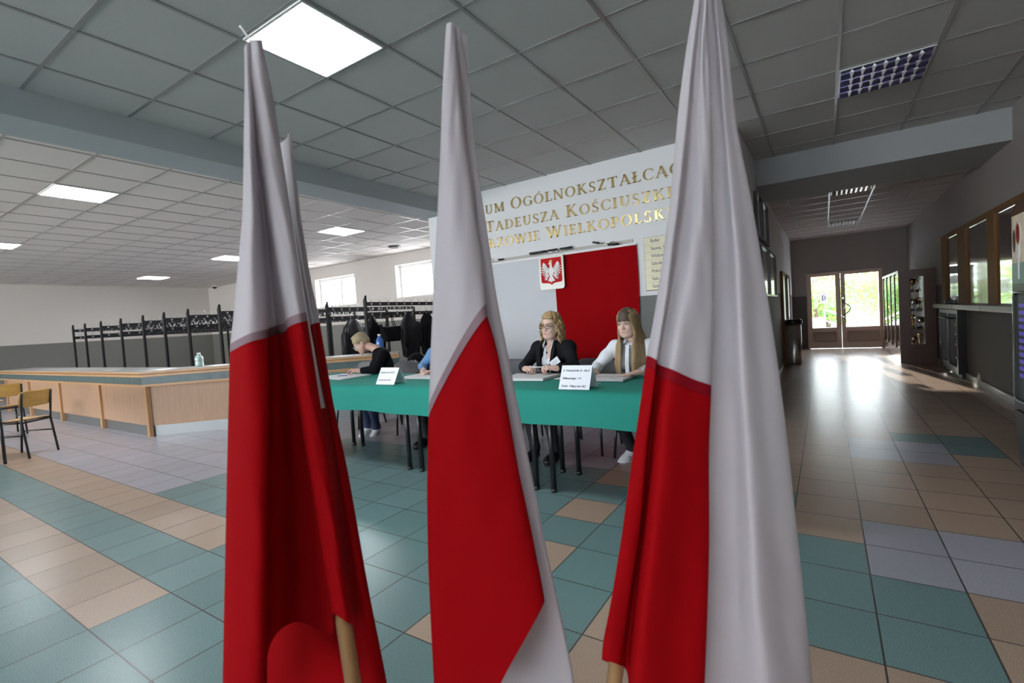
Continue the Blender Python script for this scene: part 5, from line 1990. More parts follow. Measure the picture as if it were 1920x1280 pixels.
cols3 = [
    col([(1332, 860, .95), (1334, 1100, .95), (1336, 1320, .95)], 860, 860, B),
    col([(1362, 900, .955), (1378, 1040, .955), (1385, 1320, .955)], 962, 962, B),
    col([(1400, 1000, .955), (1430, 1140, .955), (1440, 1320, .955)], 1090, 1090, B),
    col([(1440, 1100, .95), (1478, 1260, .95), (1490, 1320, .95)], 1240, 1240, B),
]
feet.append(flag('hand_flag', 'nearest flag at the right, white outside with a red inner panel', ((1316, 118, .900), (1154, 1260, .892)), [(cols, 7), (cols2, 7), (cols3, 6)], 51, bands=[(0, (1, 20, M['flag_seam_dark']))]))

# low stand that carries the poles below the picture
f = np.array(feet)
mid = f.mean(0)
fs_ = thing('flag_stand', 'low wooden stand holding the flag poles upright', 'stand', (mid[0], mid[1], 0))
MB().bevel_box((-.26, -.22, 0), (.26, .22, .03), .006).build('stand_base', M['dark_wood'], fs_)
for p in feet:
    q = p - np.array([mid[0], mid[1], 0])
    MB().lathe([(.03, .03), (.026, .05), (.024, .11), (.016, .13)], c=(q[0], q[1], 0), n=14).build('pole_socket', M['dark_wood'], fs_)
# ------------------------------------------------------------------ implicit modelling for bodies, clothes and hair
class Sdf:
    def __init__(self, lo, hi, res):
        self.lo, self.res = np.array(lo, float), res
        self.n = [int(math.ceil((hi[k] - lo[k]) / res)) + 1 for k in range(3)]
        self.d = np.full(self.n, 1.0, np.float32)
        self.ax = [self.lo[k] + res * np.arange(self.n[k], dtype=np.float32) for k in range(3)]

    def _slice(self, blo, bhi, pad):
        sl = []
        for k in range(3):
            a = max(0, int((blo[k] - pad - self.lo[k]) / self.res))
            b = min(self.n[k], int((bhi[k] + pad - self.lo[k]) / self.res) + 2)
            if a >= b:
                return None
            sl.append(slice(a, b))
        return tuple(sl)

    def _apply(self, sl, d, k, op):
        D = self.d[sl]
        if op == 'add':
            if k > 0:
                h = np.clip(.5 + .5 * (D - d) / k, 0, 1)
                self.d[sl] = D * (1 - h) + d * h - k * h * (1 - h)
            else:
                self.d[sl] = np.minimum(D, d)
        else:
            nd = -d
            if k > 0:
                h = np.clip(.5 - .5 * (D - nd) / k, 0, 1)
                self.d[sl] = D * (1 - h) + nd * h + k * h * (1 - h)
            else:
                self.d[sl] = np.maximum(D, nd)

    def cone(self, a, b, ra, rb=None, k=.02, op='add'):
        rb = ra if rb is None else rb
        a, b = np.array(a, float), np.array(b, float)
        r = max(ra, rb)
        sl = self._slice(np.minimum(a, b) - r, np.maximum(a, b) + r, k + 3 * self.res + .01)
        if sl is None:
            return self
        x, y, z = np.meshgrid(self.ax[0][sl[0]], self.ax[1][sl[1]], self.ax[2][sl[2]], indexing='ij', sparse=True)
        ab = b - a
        L2 = float(ab @ ab) + 1e-12
        t = ((x - a[0]) * ab[0] + (y - a[1]) * ab[1] + (z - a[2]) * ab[2]) / L2
        t = np.clip(t, 0, 1)
        d = np.sqrt((x - a[0] - t * ab[0]) ** 2 + (y - a[1] - t * ab[1]) ** 2 + (z - a[2] - t * ab[2]) ** 2) - (ra + (rb - ra) * t)
        self._apply(sl, d.astype(np.float32), k, op)
        return self

    def chain(self, pts, rs, k=.02, op='add'):
        for i in range(len(pts) - 1):
            self.cone(pts[i], pts[i + 1], rs[i], rs[i + 1], k, op)
        return self

    def ell(self, c, r, frame=None, k=.02, op='add'):
        c, r = np.array(c, float), np.array(r, float)
        R = float(r.max())
        sl = self._slice(c - R, c + R, k + 3 * self.res + .01)
        if sl is None:
            return self
        x, y, z = np.meshgrid(self.ax[0][sl[0]] - c[0], self.ax[1][sl[1]] - c[1], self.ax[2][sl[2]] - c[2], indexing='ij', sparse=True)
        F = np.eye(3) if frame is None else np.array(frame, float)
        p = [F[i, 0] * x + F[i, 1] * y + F[i, 2] * z for i in range(3)]
        k0 = np.sqrt(sum((p[i] / r[i]) ** 2 for i in range(3)))
        k1 = np.sqrt(sum((p[i] / r[i] ** 2) ** 2 for i in range(3))) + 1e-9
        d = k0 * (k0 - 1) / k1
        self._apply(sl, d.astype(np.float32), k, op)
        return self

    def half(self, p, n, k=.004):
        """Cut away everything on the side the normal points to."""
        p, n = np.array(p, float), np.array(n, float)
        n = n / np.linalg.norm(n)
        x, y, z = np.meshgrid(*self.ax, indexing='ij', sparse=True)
        d = (x - p[0]) * n[0] + (y - p[1]) * n[1] + (z - p[2]) * n[2]
        self.d = np.maximum(self.d, d.astype(np.float32))
        return self

    def mesh(self):
        D = self.d
        ins = D < 0
        nx, ny, nz = D.shape
        cnt = np.zeros((nx - 1, ny - 1, nz - 1), np.int8)
        for i in (0, 1):
            for j in (0, 1):
                for k in (0, 1):
                    cnt += ins[i:nx - 1 + i, j:ny - 1 + j, k:nz - 1 + k]
        act = (cnt > 0) & (cnt < 8)
        idx = np.argwhere(act)
        ids = np.full(act.shape, -1, np.int32)
        ids[act] = np.arange(len(idx))
        acc = np.zeros((len(idx), 3))
        num = np.zeros(len(idx))
        cor = [(0, 0, 0), (1, 0, 0), (0, 1, 0), (1, 1, 0), (0, 0, 1), (1, 0, 1), (0, 1, 1), (1, 1, 1)]
        for a in range(8):
            for b in range(a + 1, 8):
                ca, cb = np.array(cor[a]), np.array(cor[b])
                if abs(ca - cb).sum() != 1:
                    continue
                va = D[tuple((idx + ca).T)]
                vb = D[tuple((idx + cb).T)]
                m_ = (va < 0) != (vb < 0)
                t = np.where(m_, va / (va - vb + 1e-20), 0)
                acc += m_[:, None] * (ca + t[:, None] * (cb - ca))
                num += m_
        V = self.lo + self.res * (idx + acc / num[:, None])
        faces = []
        for ax_ in range(3):
            o1, o2 = [(1, 2), (2, 0), (0, 1)][ax_]
            s0 = [slice(None)] * 3
            s1 = [slice(None)] * 3
            s0[ax_], s1[ax_] = slice(0, -1), slice(1, None)
            for o in (o1, o2):
                s0[o] = slice(1, -1)
                s1[o] = slice(1, -1)
            A, B_ = ins[tuple(s0)], ins[tuple(s1)]
            for cond, flip in ((A & ~B_, False), (~A & B_, True)):
                e = np.argwhere(cond)
                if not len(e):
                    continue
                e[:, o1] += 1
                e[:, o2] += 1
                q = []
                for d1, d2 in ((-1, -1), (0, -1), (0, 0), (-1, 0)):
                    c_ = e.copy()
                    c_[:, o1] += d1
                    c_[:, o2] += d2
                    q.append(ids[tuple(c_.T)])
                q = np.stack(q, 1)
                if flip:
                    q = q[:, ::-1]
                faces.append(q)
        Fq = np.concatenate(faces)
        Fq = Fq[(Fq >= 0).all(1)]
        return V, Fq

    def build(self, name, material, parent=None, origin=(0, 0, 0), relax=1):
        V, Fq = self.mesh()
        for _ in range(relax):
            s = np.zeros_like(V)
            c = np.zeros(len(V))
            for a, b in ((0, 1), (1, 2), (2, 3), (3, 0)):
                np.add.at(s, Fq[:, a], V[Fq[:, b]])
                np.add.at(s, Fq[:, b], V[Fq[:, a]])
                np.add.at(c, Fq[:, a], 1)
                np.add.at(c, Fq[:, b], 1)
            V = .5 * V + .5 * s / np.maximum(c, 1)[:, None]
        V = V - np.array(origin)
        me = bpy.data.meshes.new(name)
        me.vertices.add(len(V))
        me.vertices.foreach_set('co', V.astype(np.float32).ravel())
        me.loops.add(Fq.size)
        me.loops.foreach_set('vertex_index', Fq.astype(np.int32).ravel())
        me.polygons.add(len(Fq))
        me.polygons.foreach_set('loop_start', np.arange(0, Fq.size, 4, dtype=np.int32))
        me.polygons.foreach_set('use_smooth', np.ones(len(Fq), bool))
        me.update(calc_edges=True)
        me.validate()
        me.materials.append(material)
        o = bpy.data.objects.new(name, me)
        COL.objects.link(o)
        if parent is not None:
            o.parent = parent
        return o


def unit(v):
    v = np.array(v, float)
    return v / (np.linalg.norm(v) + 1e-12)


class Head:
    """Local frame of a head: r right ear, f face, u crown."""

    def __init__(self, c, yaw, pitch, roll=0.0, s=1.0):
        # yaw 0 faces -Y; positive yaw turns towards +X; pitch positive looks down
        f = np.array([math.sin(yaw) * math.cos(pitch), -math.cos(yaw) * math.cos(pitch), -math.sin(pitch)])
        side = np.array([-math.cos(yaw), -math.sin(yaw), 0.0])    # the person's right
        u = np.cross(side, f) * -1.0
        if u[2] < 0:
            u = -u
        cr_, sr_ = math.cos(roll), math.sin(roll)
        self.r = side * cr_ + u * sr_
        self.u = u * cr_ - side * sr_
        self.f = f
        self.c = np.array(c, float)
        self.s = s
        self.F = np.array([self.r, self.f, self.u])

    def __call__(self, x, y, z):
        return self.c + self.s * (x * self.r + y * self.f + z * self.u)

    def e(self, S, c, r, k=.015, op='add'):
        S.ell(self(*c), [q * self.s for q in r], self.F, k, op)

    def co(self, S, a, b, ra, rb=None, k=.012, op='add'):
        S.cone(self(*a), self(*b), ra * self.s, (rb if rb is not None else ra) * self.s, k, op)


def sculpt_head(S, h):
    h.e(S, (0, -.015, .045), (.074, .093, .078), .02)
    h.e(S, (0, .022, -.02), (.061, .068, .085), .03)
    h.e(S, (0, .045, -.072), (.043, .043, .042), .03)
    h.e(S, (0, .072, -.100), (.020, .018, .018), .02)
    for sx in (-1, 1):
        h.e(S, (sx * .036, .058, -.028), (.026, .024, .026), .02)
        h.co(S, (sx * .058, .01, -.03), (sx * .035, .05, -.092), .024, .018, .03)
        h.co(S, (sx * .012, .086, .026), (sx * .048, .070, .026), .009, .007, .014)
        h.e(S, (sx * .076, -.012, -.008), (.010, .020, .032), .008)
        h.e(S, (sx * .0315, .094, .004), (.016, .014, .0105), .010, 'sub')
    h.co(S, (0, .084, .012), (0, .100, -.026), .0070, .0095, .010)
    h.e(S, (0, .101, -.030), (.0105, .010, .009), .008)
    for sx in (-1, 1):
        h.e(S, (sx * .011, .093, -.034), (.008, .009, .007), .006)
    h.co(S, (-.020, .083, -.0625), (.020, .083, -.0625), .0075, .0075, .012)


def face_parts(parent, h, o, brow_mat, open_=1.0):
    o = np.array(o)
    for sx in (-1, 1):
        b = MB()
        cc_ = h(sx * .0315, .0775, .003) - o
        b.sphere(cc_, .0125 * h.s, 8)
        eb_ = b.build('eyeball', M['eye_white'], parent)
        MB().sphere(h(sx * .0315 + .002, .0872, .003) - o, .0058 * h.s, 6).build('iris', M['iris'], eb_)
        # lids as a short curved rim
        lid = MB()
        lid.tube([h(sx * .0315 + q * .0155, .0895 - abs(q) * .006 - (.003 if q * sx > 0 else 0), .0105 - 3.5e-3 * q * q) - o for q in (-1, -.5, 0, .5, 1)], [.0012, .0021, .0024, .0021, .0012], 6)
        lid.build('eyelash', M['brow'], parent)
        br = MB()
        br.tube([h(sx * (.012 + q * .038), .0955 - q * q * .022, .026 + .006 * math.sin(q * 2.4)) - o for q in (0, .33, .66, 1)], [.0026, .0030, .0025, .0010], 6)
        br.build('eyebrow', brow_mat, parent)
    lp = MB()
    lp.tube([h(x, .0925 - 6.0 * x * x, -.0605 + .0014 * math.cos(x * 160) + 2.0 * x * x) - o for x in (-.0255, -.018, -.009, 0, .009, .018, .0255)], [.0008, .0024, .0030, .0028, .0030, .0024, .0008], 6)
    lp.tube([h(x, .0920 - 6.0 * x * x, -.0665 + 3.2 * x * x) - o for x in (-.023, -.012, 0, .012, .023)], [.0008, .0034, .0040, .0034, .0008], 6)
    lp.build('lips', M['lips'], parent)


def on_cap(hd, az, t, grow=0.0):
    """Point on the hair cap: az around the head (0 = face), t = 0 at the crown, 1 at ear level."""
    a = t * math.pi / 2
    return hd(math.sin(az) * math.sin(a) * (.079 + grow), -.020 + math.cos(az) * math.sin(a) * (.097 + grow), .045 + math.cos(a) * (.080 + grow))


def hand(S, w, d, palm, thumb, curl=(.3, .35, .4, .45), k=.004, s=1.0, spread=.05, thumb_in=.3):
    """Five separate fingers: w wrist, d direction of the fingers, palm normal, thumb side."""
    w = np.array(w, float)
    d = unit(d)
    palm = unit(np.array(palm) - d * (np.array(palm) @ d))
    t = unit(np.array(thumb) - d * (np.array(thumb) @ d) - palm * (np.array(thumb) @ palm))
    kn = []
    for i, off in enumerate((.027, .009, -.009, -.026)):
        L = (.088, .092, .087, .078)[i] * s
        p = w + d * L + t * off * s - palm * (.004 * s if i in (1, 2) else 0)
        kn.append(p)
        S.cone(w + t * off * .55 * s + d * .012 * s, p, .0135 * s, .0105 * s, .010)
    S.cone(w - d * .02 * s, w + d * .03 * s, .022 * s, .023 * s, .015)
    for i, p in enumerate(kn):
        ls = ((.040, .025, .020), (.044, .028, .022), (.041, .026, .021), (.032, .020, .019))[i]
        a = 0.0
        dirv = unit(d + t * (1.5 - i) * spread)
        rad = (.0088, .0080, .0072, .0064)
        q = p
        for j, l in enumerate(ls):
            a += curl[i] * (0.8, 1.1, .8)[j]
            v_ = dirv * math.cos(a) + palm * math.sin(a)
            q2 = q + v_ * l * s
            S.cone(q, q2, rad[j] * s * (.9 if i == 3 else 1), rad[j + 1] * s * (.9 if i == 3 else 1), k)
            q = q2
    b = w + d * .022 * s + t * .026 * s + palm * .006 * s
    v1 = unit(d * .75 + t * .75 + palm * .35)
    m1 = b + v1 * .042 * s
    v2 = unit(d * (1 - thumb_in * .3) + t * (.35 - thumb_in) + palm * (.3 + thumb_in))
    m2 = m1 + v2 * .032 * s
    m3 = m2 + unit(v2 - t * thumb_in * .6) * .026 * s
    S.cone(w + t * .014 * s, b, .014 * s, .0145 * s, .010)
    S.chain([b, m1, m2, m3], [.0135 * s, .0105 * s, .0092 * s, .0072 * s], .005)
    return kn


def torso(S, P, g=0.0, k=.05, waist=1.0):
    """Pelvis to shoulders; g inflates for clothing."""
    S.ell(P['pelvis'], (.165 + g, .125 + g, .115 + g), None, k)
    S.ell(P['waist'], (.135 * waist + g, .100 + g, .12 + g), P['Ft'], k)
    S.ell(P['chest'], (.158 + g, .108 + g, .155 + g), P['Ft'], k)
    for q in ('bl', 'br'):
        S.ell(P[q], (.062 + g * .5, .055 + g * .5, .06 + g * .5), None, .035)
    S.cone(P['sl'], P['sr'], .052 + g, .052 + g, .05)


def arms(S, P, g=0.0, k=.025, fore=True, wrist_r=.024, end=1.0):
    for q in 'lr':
        S.cone(P['s' + q], P['e' + q], .050 + g, .038 + g, k)
        a, b = np.array(P['e' + q], float), np.array(P['w' + q], float)
        S.cone(a, a + (b - a) * end, .039 + g, wrist_r + g, k)


def legs(S, P, g=0.0, k=.03):
    for q in 'lr':
        S.cone(P['h' + q], P['k' + q], .085 + g, .056 + g, k)
        S.chain([P['k' + q], P['c' + q], P['a' + q]] + ([P['a' + q] - np.array([0, 0, .02])] if g > 0 else []), [.055 + g, .052 + g, .036 + g * 1.6, .040 + g], k)


def shoe(parent, o, ankle, dirv, up=(0, 0, 1), name='sneaker', m='sneaker', striped=True):
    """Low shoe as a part with sole, stripes and laces as sub-parts."""
    dv = unit(dirv)
    upv = unit(np.array(up) - dv * (np.array(up) @ dv))
    sd = np.cross(dv, upv)
    F = np.array([sd, dv, upv])
    a = np.array(ankle, float)
    S = Sdf(a - .24, a + .24, .006)
    S.ell(a + dv * .010 - upv * .040, (.042, .062, .046), F, .02)
    S.ell(a + dv * .09 - upv * .050, (.045, .095, .040), F, .03)
    S.ell(a + dv * .15 - upv * .058, (.048, .055, .030), F, .03)
    S.cone(a - upv * .03, a + upv * .008 + dv * .004, .042, .038, .02)
    S.half(a - upv * .078, -upv)
    ob = S.build(name, M[m], parent, o)
    S2 = Sdf(a - .24, a + .24, .007)
    S2.ell(a + dv * .075 - upv * .082, (.050, .142, .018), F, .0)
    S2.build('shoe_sole', M['sole'] if m == 'sneaker' else M['rubber'], ob, o, relax=0)
    if striped:
        for s in (-1, 1):
            for q in range(3):
                c_ = a + dv * (.055 + q * .024) - upv * .05
                b = MB()
                b.tube([c_ + sd * s * .040 - dv * .012 - upv * .018 - np.array(o), c_ + sd * s * .043 - np.array(o), c_ + sd * s * .034 + dv * .010 + upv * .022 - np.array(o)], .0055, 5)
                b.build('shoe_stripe', M['stripe'], ob)
        b = MB()
        for q in range(4):
            c_ = a + dv * (.055 + q * .02) - upv * (.020 + q * .0055)
            b.tube([c_ - sd * .018 - np.array(o), c_ + upv * .004 - np.array(o), c_ + sd * .018 - np.array(o)], .003, 5)
        b.build('shoe_lace', M['paper'], ob)
    return ob


def seated(x, y, lean=.06, yaw=0.0, chest_dx=0.0, scale=1.0, chest_dy=0.0, seat=.47):
    """Default joints of a person sitting at (x, y) facing -Y, turned by yaw."""
    c, s = math.cos(yaw), math.sin(yaw)

    def p(dx, dy, z):
        return np.array([x + dx * c - dy * s, y + dx * s + dy * c, z])
    ch = np.array([chest_dx, chest_dy - lean])
    P = {'pelvis': p(0, 0, seat + .10), 'waist': p(ch[0] * .45, ch[1] * .4, seat + .25), 'chest': p(ch[0] * .85, ch[1] * .9, seat + .43),
         'bl': p(ch[0] * .85 + .065, ch[1] - .085, seat + .40), 'br': p(ch[0] * .85 - .065, ch[1] - .085, seat + .40),
         'sl': p(ch[0] + .155, ch[1], seat + .545), 'sr': p(ch[0] - .155, ch[1], seat + .545), 'neck': p(ch[0], ch[1] - .005, seat + .60)}
    ax_ = unit(P['chest'] - P['waist'])
    rt = np.array([c, s, 0])
    fw = np.cross(ax_, rt)
    P['Ft'] = np.array([rt, unit(fw), ax_])
    for q, sg in (('l', 1), ('r', -1)):
        P['h' + q] = p(sg * .09, -.02, seat + .08)
        P['k' + q] = p(sg * .11, -.43, seat + .05)
        P['c' + q] = p(sg * .11, -.41, seat - .12)
        P['a' + q] = p(sg * .11, -.36, .10)
    P['p'] = p
    return P


def bbox(pts, m_):
    a = np.array(pts)
    return a.min(0) - m_, a.max(0) + m_


def make_body(root, o, P, h, skin, hands, res=.0055):
    pts = [P[q] for q in P if q not in ('Ft', 'p')] + [h(0, 0, .15), h(0, .13, 0)] + [w for w in (P['wl'], P['wr'])]
    lo, hi = bbox(pts, .2)
    lo[2] = max(lo[2], .02)
    S = Sdf(lo, hi, res)
    torso(S, P, -.012)
    legs(S, P, -.012)
    for q in 'lr':
        S.cone(P['s' + q], P['e' + q], .042, .034, .025)
        S.chain([P['e' + q], P['e' + q] + (P['w' + q] - P['e' + q]) * .35, P['w' + q]], [.035, .034, .0225], .02)
    S.cone(P['neck'] - np.array([0, 0, .07]), P['neck'], .062, .050, .04)
    S.cone(P['neck'], h(0, -.025, -.045), .047, .050, .025)
    sculpt_head(S, h)
    for q, kw in hands.items():
        hand(S, P['w' + q], **kw)
    return S.build('body', skin, root, o)


def person(label, loc):
    return thing('person', label, 'person', loc)


# ---------------------------------------------------------------- woman in the black blazer, holding a pen in both hands
P = seated(-2.24, 4.22, lean=.10, yaw=-.06, seat=.475)
o = (-2.24, 4.22, 0)
wA = person('woman with curly blond hair, glasses and a black blazer holding a pen at the table', o)
h = Head((-2.235, 4.075, 1.222), yaw=-.10, pitch=.04, roll=.05, s=1.02)
P['sl'] = P['sl'] + np.array([.012, .0, -.01])
P['sr'] = P['sr'] + np.array([-.012, .0, -.01])
P['er'] = np.array([-2.49, 3.96, .845])
P['wr'] = np.array([-2.385, 3.80, .845])
P['el'] = np.array([-1.965, 3.97, .845])
P['wl'] = np.array([-2.055, 3.80, .850])
penA, penB = np.array([-2.31, 3.745, .868]), np.array([-2.135, 3.735, .870])
HA = {'r': dict(d=(.72, -.60, .16), palm=(.30, .30, -.9), thumb=(.25, -.55, .8), curl=(.95, 1.0, 1.05, 1.1), thumb_in=.35),
      'l': dict(d=(-.72, -.55, .18), palm=(-.30, .30, -.9), thumb=(-.25, -.55, .8), curl=(.8, .9, 1.0, 1.1), thumb_in=.35)}
make_body(wA, o, P, h, M['skin'], HA)
face_parts(wA, h, o, M['hair_fringe'])
lo, hi = bbox([P[q] for q in P if q not in ('Ft', 'p', 'al', 'ar', 'cl', 'cr', 'kl', 'kr')], .17)
S = Sdf(lo, hi, .0065)
torso(S, P, .004)
S.cone(P['neck'] - np.array([0, 0, .05]), P['neck'] + np.array([0, .012, .0]), .075, .064, .03)
nk = P['neck']
S.ell(nk + np.array([-.01, -.085, .03]), (.052, .10, .09), None, .01, 'sub')
S.ell(nk + np.array([-.008, -.125, -.07]), (.036, .07, .11), None, .01, 'sub')
S.cone(nk, nk + np.array([0, 0, .2]), .049, .056, .0, 'sub')
S.build('white_shirt', M['white_shirt'], wA, o)
S = Sdf(lo, hi, .0065)
torso(S, P, .022)
for q in 'lr':
    S.cone(P['s' + q], P['e' + q], .064, .052, .03)
    a, b = P['e' + q], P['w' + q]
    S.cone(a, a + (b - a) * .86, .052, .040, .02)
    S.ell(P['s' + q] + np.array([0, 0, .012]), (.062, .06, .05), None, .03)
S.cone(nk + np.array([0, .03, -.045]), nk + np.array([0, .03, .012]), .085, .068, .03)
# open front: V from the collar to the button
for t_ in np.linspace(0, 1, 9):
    r = .066 * (1 - t_) + .030 * t_
    S.ell(nk + np.array([-.012 - .012 * t_, -.12 - .012 * t_, .05 - .40 * t_]), (r, .085, .05), None, .006, 'sub')
S.cone(nk, nk + np.array([0, -.02, .2]), .062, .075, .0, 'sub')
for q in 'lr':
    a, b = P['e' + q], P['w' + q]
    S.cone(a + (b - a) * .55, b + (b - a) * .3, .030, .031, .0, 'sub')
bz = S.build('blazer', M['blazer'], wA, o)
lpm = MB()
for sg in (-1, 1):
    base = nk - np.array(o)
    pts_o = [(sg * .072, -.050, .020), (sg * .098, -.118, -.07), (sg * .075, -.150, -.20), (sg * .030, -.160, -.31)]
    pts_i = [(sg * .058, -.062, .012), (sg * .060, -.128, -.07), (sg * .048, -.154, -.19), (sg * .020, -.162, -.31)]
    Pm = [[base + np.array(p) + np.array([-.012, -.004, 0]) for p in pts_i], [base + np.array(p) * np.array([1, 1.02, 1]) + np.array([-.012, -.012, 0]) for p in pts_o]]
    Pm.append([p + np.array([0, .012, 0]) for p in Pm[1]])
    Pm.append([p + np.array([0, .012, 0]) for p in Pm[0]])
    if sg > 0:
        Pm = Pm[::-1]
    lpm.grid(Pm, smooth=False)
lpm.build('lapel', M['blazer'], bz)
# shirt collar points
cm = MB()
for sg in (-1, 1):
    base = nk - np.array(o) + np.array([-.008, 0, 0])
    A_ = [(sg * .052, -.005, .030), (sg * .050, -.050, .018), (sg * .036, -.078, -.004)]
    B_ = [(sg * .066, -.008, .002), (sg * .070, -.066, -.022), (sg * .046, -.104, -.058)]
    g_ = [[base + np.array(p) for p in A_], [base + np.array(p) for p in B_], [base + np.array(p) + np.array([0, .006, -.003]) for p in B_], [base + np.array(p) + np.array([0, .006, 0]) for p in A_]]
    cm.grid(g_ if sg < 0 else g_[::-1], smooth=False)
cm.build('shirt_collar', M['white_shirt'], wA)
# necklace
MB().tube([nk - np.array(o) + np.array(p) for p in ((-.06, -.03, .01), (-.035, -.085, -.035), (-.008, -.112, -.085), (.02, -.085, -.035), (.045, -.03, .01))], .0018, 6).build('necklace', M['glasses'], wA)
MB().sphere(nk - np.array(o) + np.array((-.008, -.116, -.097)), (.009, .004, .011), 6).build('necklace_pendant', M['glasses'], wA)
# name badge on the blazer
bd = MB()
bc = nk - np.array(o) + np.array([.128, -.222, -.178])
ex, ey = unit((.85, -.05, .55)), unit((-.5, -.12, .85))
nz_ = np.cross(ex, ey)
vs = [bc + ex * a * .052 + ey * b * .03 + nz_ * c_ for c_ in (-.002, .002) for a, b in ((-1, -1), (1, -1), (1, 1), (-1, 1))]
bd.add(vs, [(0, 3, 2, 1), (4, 5, 6, 7), (0, 1, 5, 4), (1, 2, 6, 5), (2, 3, 7, 6), (3, 0, 4, 7)])
bdo = bd.build('name_badge', M['card'], wA)
if nz_[1] > 0:
    nz_ = -nz_
b2 = MB()
for rr_, (a0, a1) in zip((.010, .0, -.010), ((-.03, .03), (-.036, .036), (-.025, .025))):
    q0 = bc + ey * rr_ + nz_ * .0028
    b2.add([q0 + ex * a0 - ey * .001, q0 + ex * a1 - ey * .001, q0 + ex * a1 + ey * .001, q0 + ex * a0 + ey * .001], [(0, 1, 2, 3)])
b2.build('badge_line', M['ink_red'], bdo)
S = Sdf(*bbox([P[q] for q in ('hl', 'hr', 'kl', 'kr', 'cl', 'cr', 'al', 'ar', 'pelvis')], .16), .008)
legs(S, P, .006)
S.ell(P['pelvis'] - np.array([0, 0, .03]), (.17, .13, .09), None, .03)
S.build('trousers', M['trousers'], wA, o)
for q in 'lr':
    shoe(wA, o, P['a' + q], (0.05, -1, -.08), name='ankle_boot', m='black_leather', striped=False)
# glasses
gl = MB()
oo = np.array(o)
for sx in (-1, 1):
    gl.tube([h(sx * .033 + .0235 * math.cos(t), .110 - .008 * abs(math.cos(t)) * (1 if math.cos(t) * sx > 0 else 0), .002 + .0205 * math.sin(t)) - oo for t in [2 * math.pi * k / 20 for k in range(21)]], .0026, 6, cap=False)
    gl.tube([h(sx * .056, .104, .009) - oo, h(sx * .079, .06, .010) - oo, h(sx * .082, -.01, .006) - oo, h(sx * .078, -.03, -.012) - oo], .0022, 6)
gl.tube([h(-.011, .112, .006) - oo, h(0, .115, .010) - oo, h(.011, .112, .006) - oo], .0024, 6)
gl.build('spectacles', M['glasses'], wA)
# curls
rr = random.Random(5)
lo, hi = bbox([h(0, 0, .2), h(.16, -.15, -.2), h(-.16, -.15, -.2), h(0, .16, 0)], .05)
S = Sdf(lo, hi, .0055)
h.e(S, (0, -.028, .052), (.086, .098, .086), .01)
h.e(S, (0, -.045, -.03), (.088, .070, .085), .02)
for _ in range(330):
    th = rr.uniform(0, 2 * math.pi)
    z = rr.uniform(-.105, .125)
    rad = .090 * math.sqrt(max(.05, 1 - (max(z, 0) / .15) ** 2)) + (.014 if z < .06 else .0)
    x = rad * math.sin(th)
    y = -.022 + rad * 1.05 * math.cos(th)
    if y > .030 and z < .088 and abs(x) < .074:
        continue
    if z < -.01 and y > .028:
        continue
    a_ = rr.uniform(0, 6.28)
    n_ = 8
    rc = rr.uniform(.007, .012)
    pts_ = []
    for q in range(n_):
        v_ = q / (n_ - 1)
        pts_.append(h(x * (1 + .12 * v_) + rc * math.cos(a_ + v_ * 7), y + rc * math.sin(a_ + v_ * 7), z - .062 * v_ + (.006 if z > .08 else 0)))
    S.chain(pts_, [.0062 * h.s] * (n_ - 1) + [.003], .003)
for q in range(46):   # front hair swept back from the hairline in loose waves
    az = -1.15 + 2.3 * q / 45
    wv_ = rr.uniform(-.25, .25)
    S.chain([on_cap(h, az + wv_ * w_ + .10 * math.sin(w_ * 9 + q), t_, .009 + .006 * math.sin(w_ * 7 + q * 1.7)) for w_, t_ in ((0, .76), (.2, .64), (.4, .5), (.6, .34), (.8, .18), (1, .04))], [.006, .008, .008, .008, .007, .005], .004)
h.e(S, (0, .095, -.005), (.061, .075, .082), .0, 'sub')
S.build('hair', M['hair_curly'], wA, o, relax=1)
# the pen she holds
pn = thing('ballpoint_pen', 'pale pen held between both hands of the woman in the blazer', 'pen', tuple((penA + penB) / 2))
m_ = (penA + penB) / 2
MB().tube([penA - m_, penB - m_], .0045, 8).build('pen_barrel', M['paper_grey'], pn)
MB().tube([penB - m_, penB - m_ + (penB - penA) * .1], [.0045, .0012], 8).build('pen_tip', M['chrome'], pn)

# ---------------------------------------------------------------- young woman with long hair and a white shirt
P = seated(-1.40, 4.20, lean=.12, yaw=.02, seat=.47)
o = (-1.40, 4.20, 0)
wB = person('young woman with long straight blond hair and a white shirt at the table', o)
h = Head((-1.415, 4.035, 1.212), yaw=-.12, pitch=.10, roll=-.03, s=.99)
P['er'] = np.array([-1.70, 4.0, .845])
P['wr'] = np.array([-1.665, 3.845, .818])
P['el'] = np.array([-1.17, 4.0, .845])
P['wl'] = np.array([-1.245, 3.775, .822])
P['kl'] = P['kl'] + np.array([.02, 0, 0])
P['al'] = np.array([-1.30, 4.05, .10])
P['cl'] = np.array([-1.28, 3.95, .33])
P['ar'] = np.array([-1.46, 4.10, .12])
P['cr'] = np.array([-1.49, 3.97, .33])
HB = {'r': dict(d=(.12, -.95, -.10), palm=(0, -.1, -1), thumb=(1, 0, -.05), curl=(.12, .14, .16, .2), spread=.12, thumb_in=.05),
      'l': dict(d=(-.80, -.58, -.10), palm=(0, 0, -1), thumb=(-.5, .8, -.05), curl=(.14, .15, .18, .22), spread=.10, thumb_in=.05)}
make_body(wB, o, P, h, M['skin'], HB)
face_parts(wB, h, o, M['brow'])
lo, hi = bbox([P[q] for q in P if q not in ('Ft', 'p', 'al', 'ar', 'cl', 'cr', 'kl', 'kr')], .17)
S = Sdf(lo, hi, .0065)
torso(S, P, .002)
nk = P['neck']
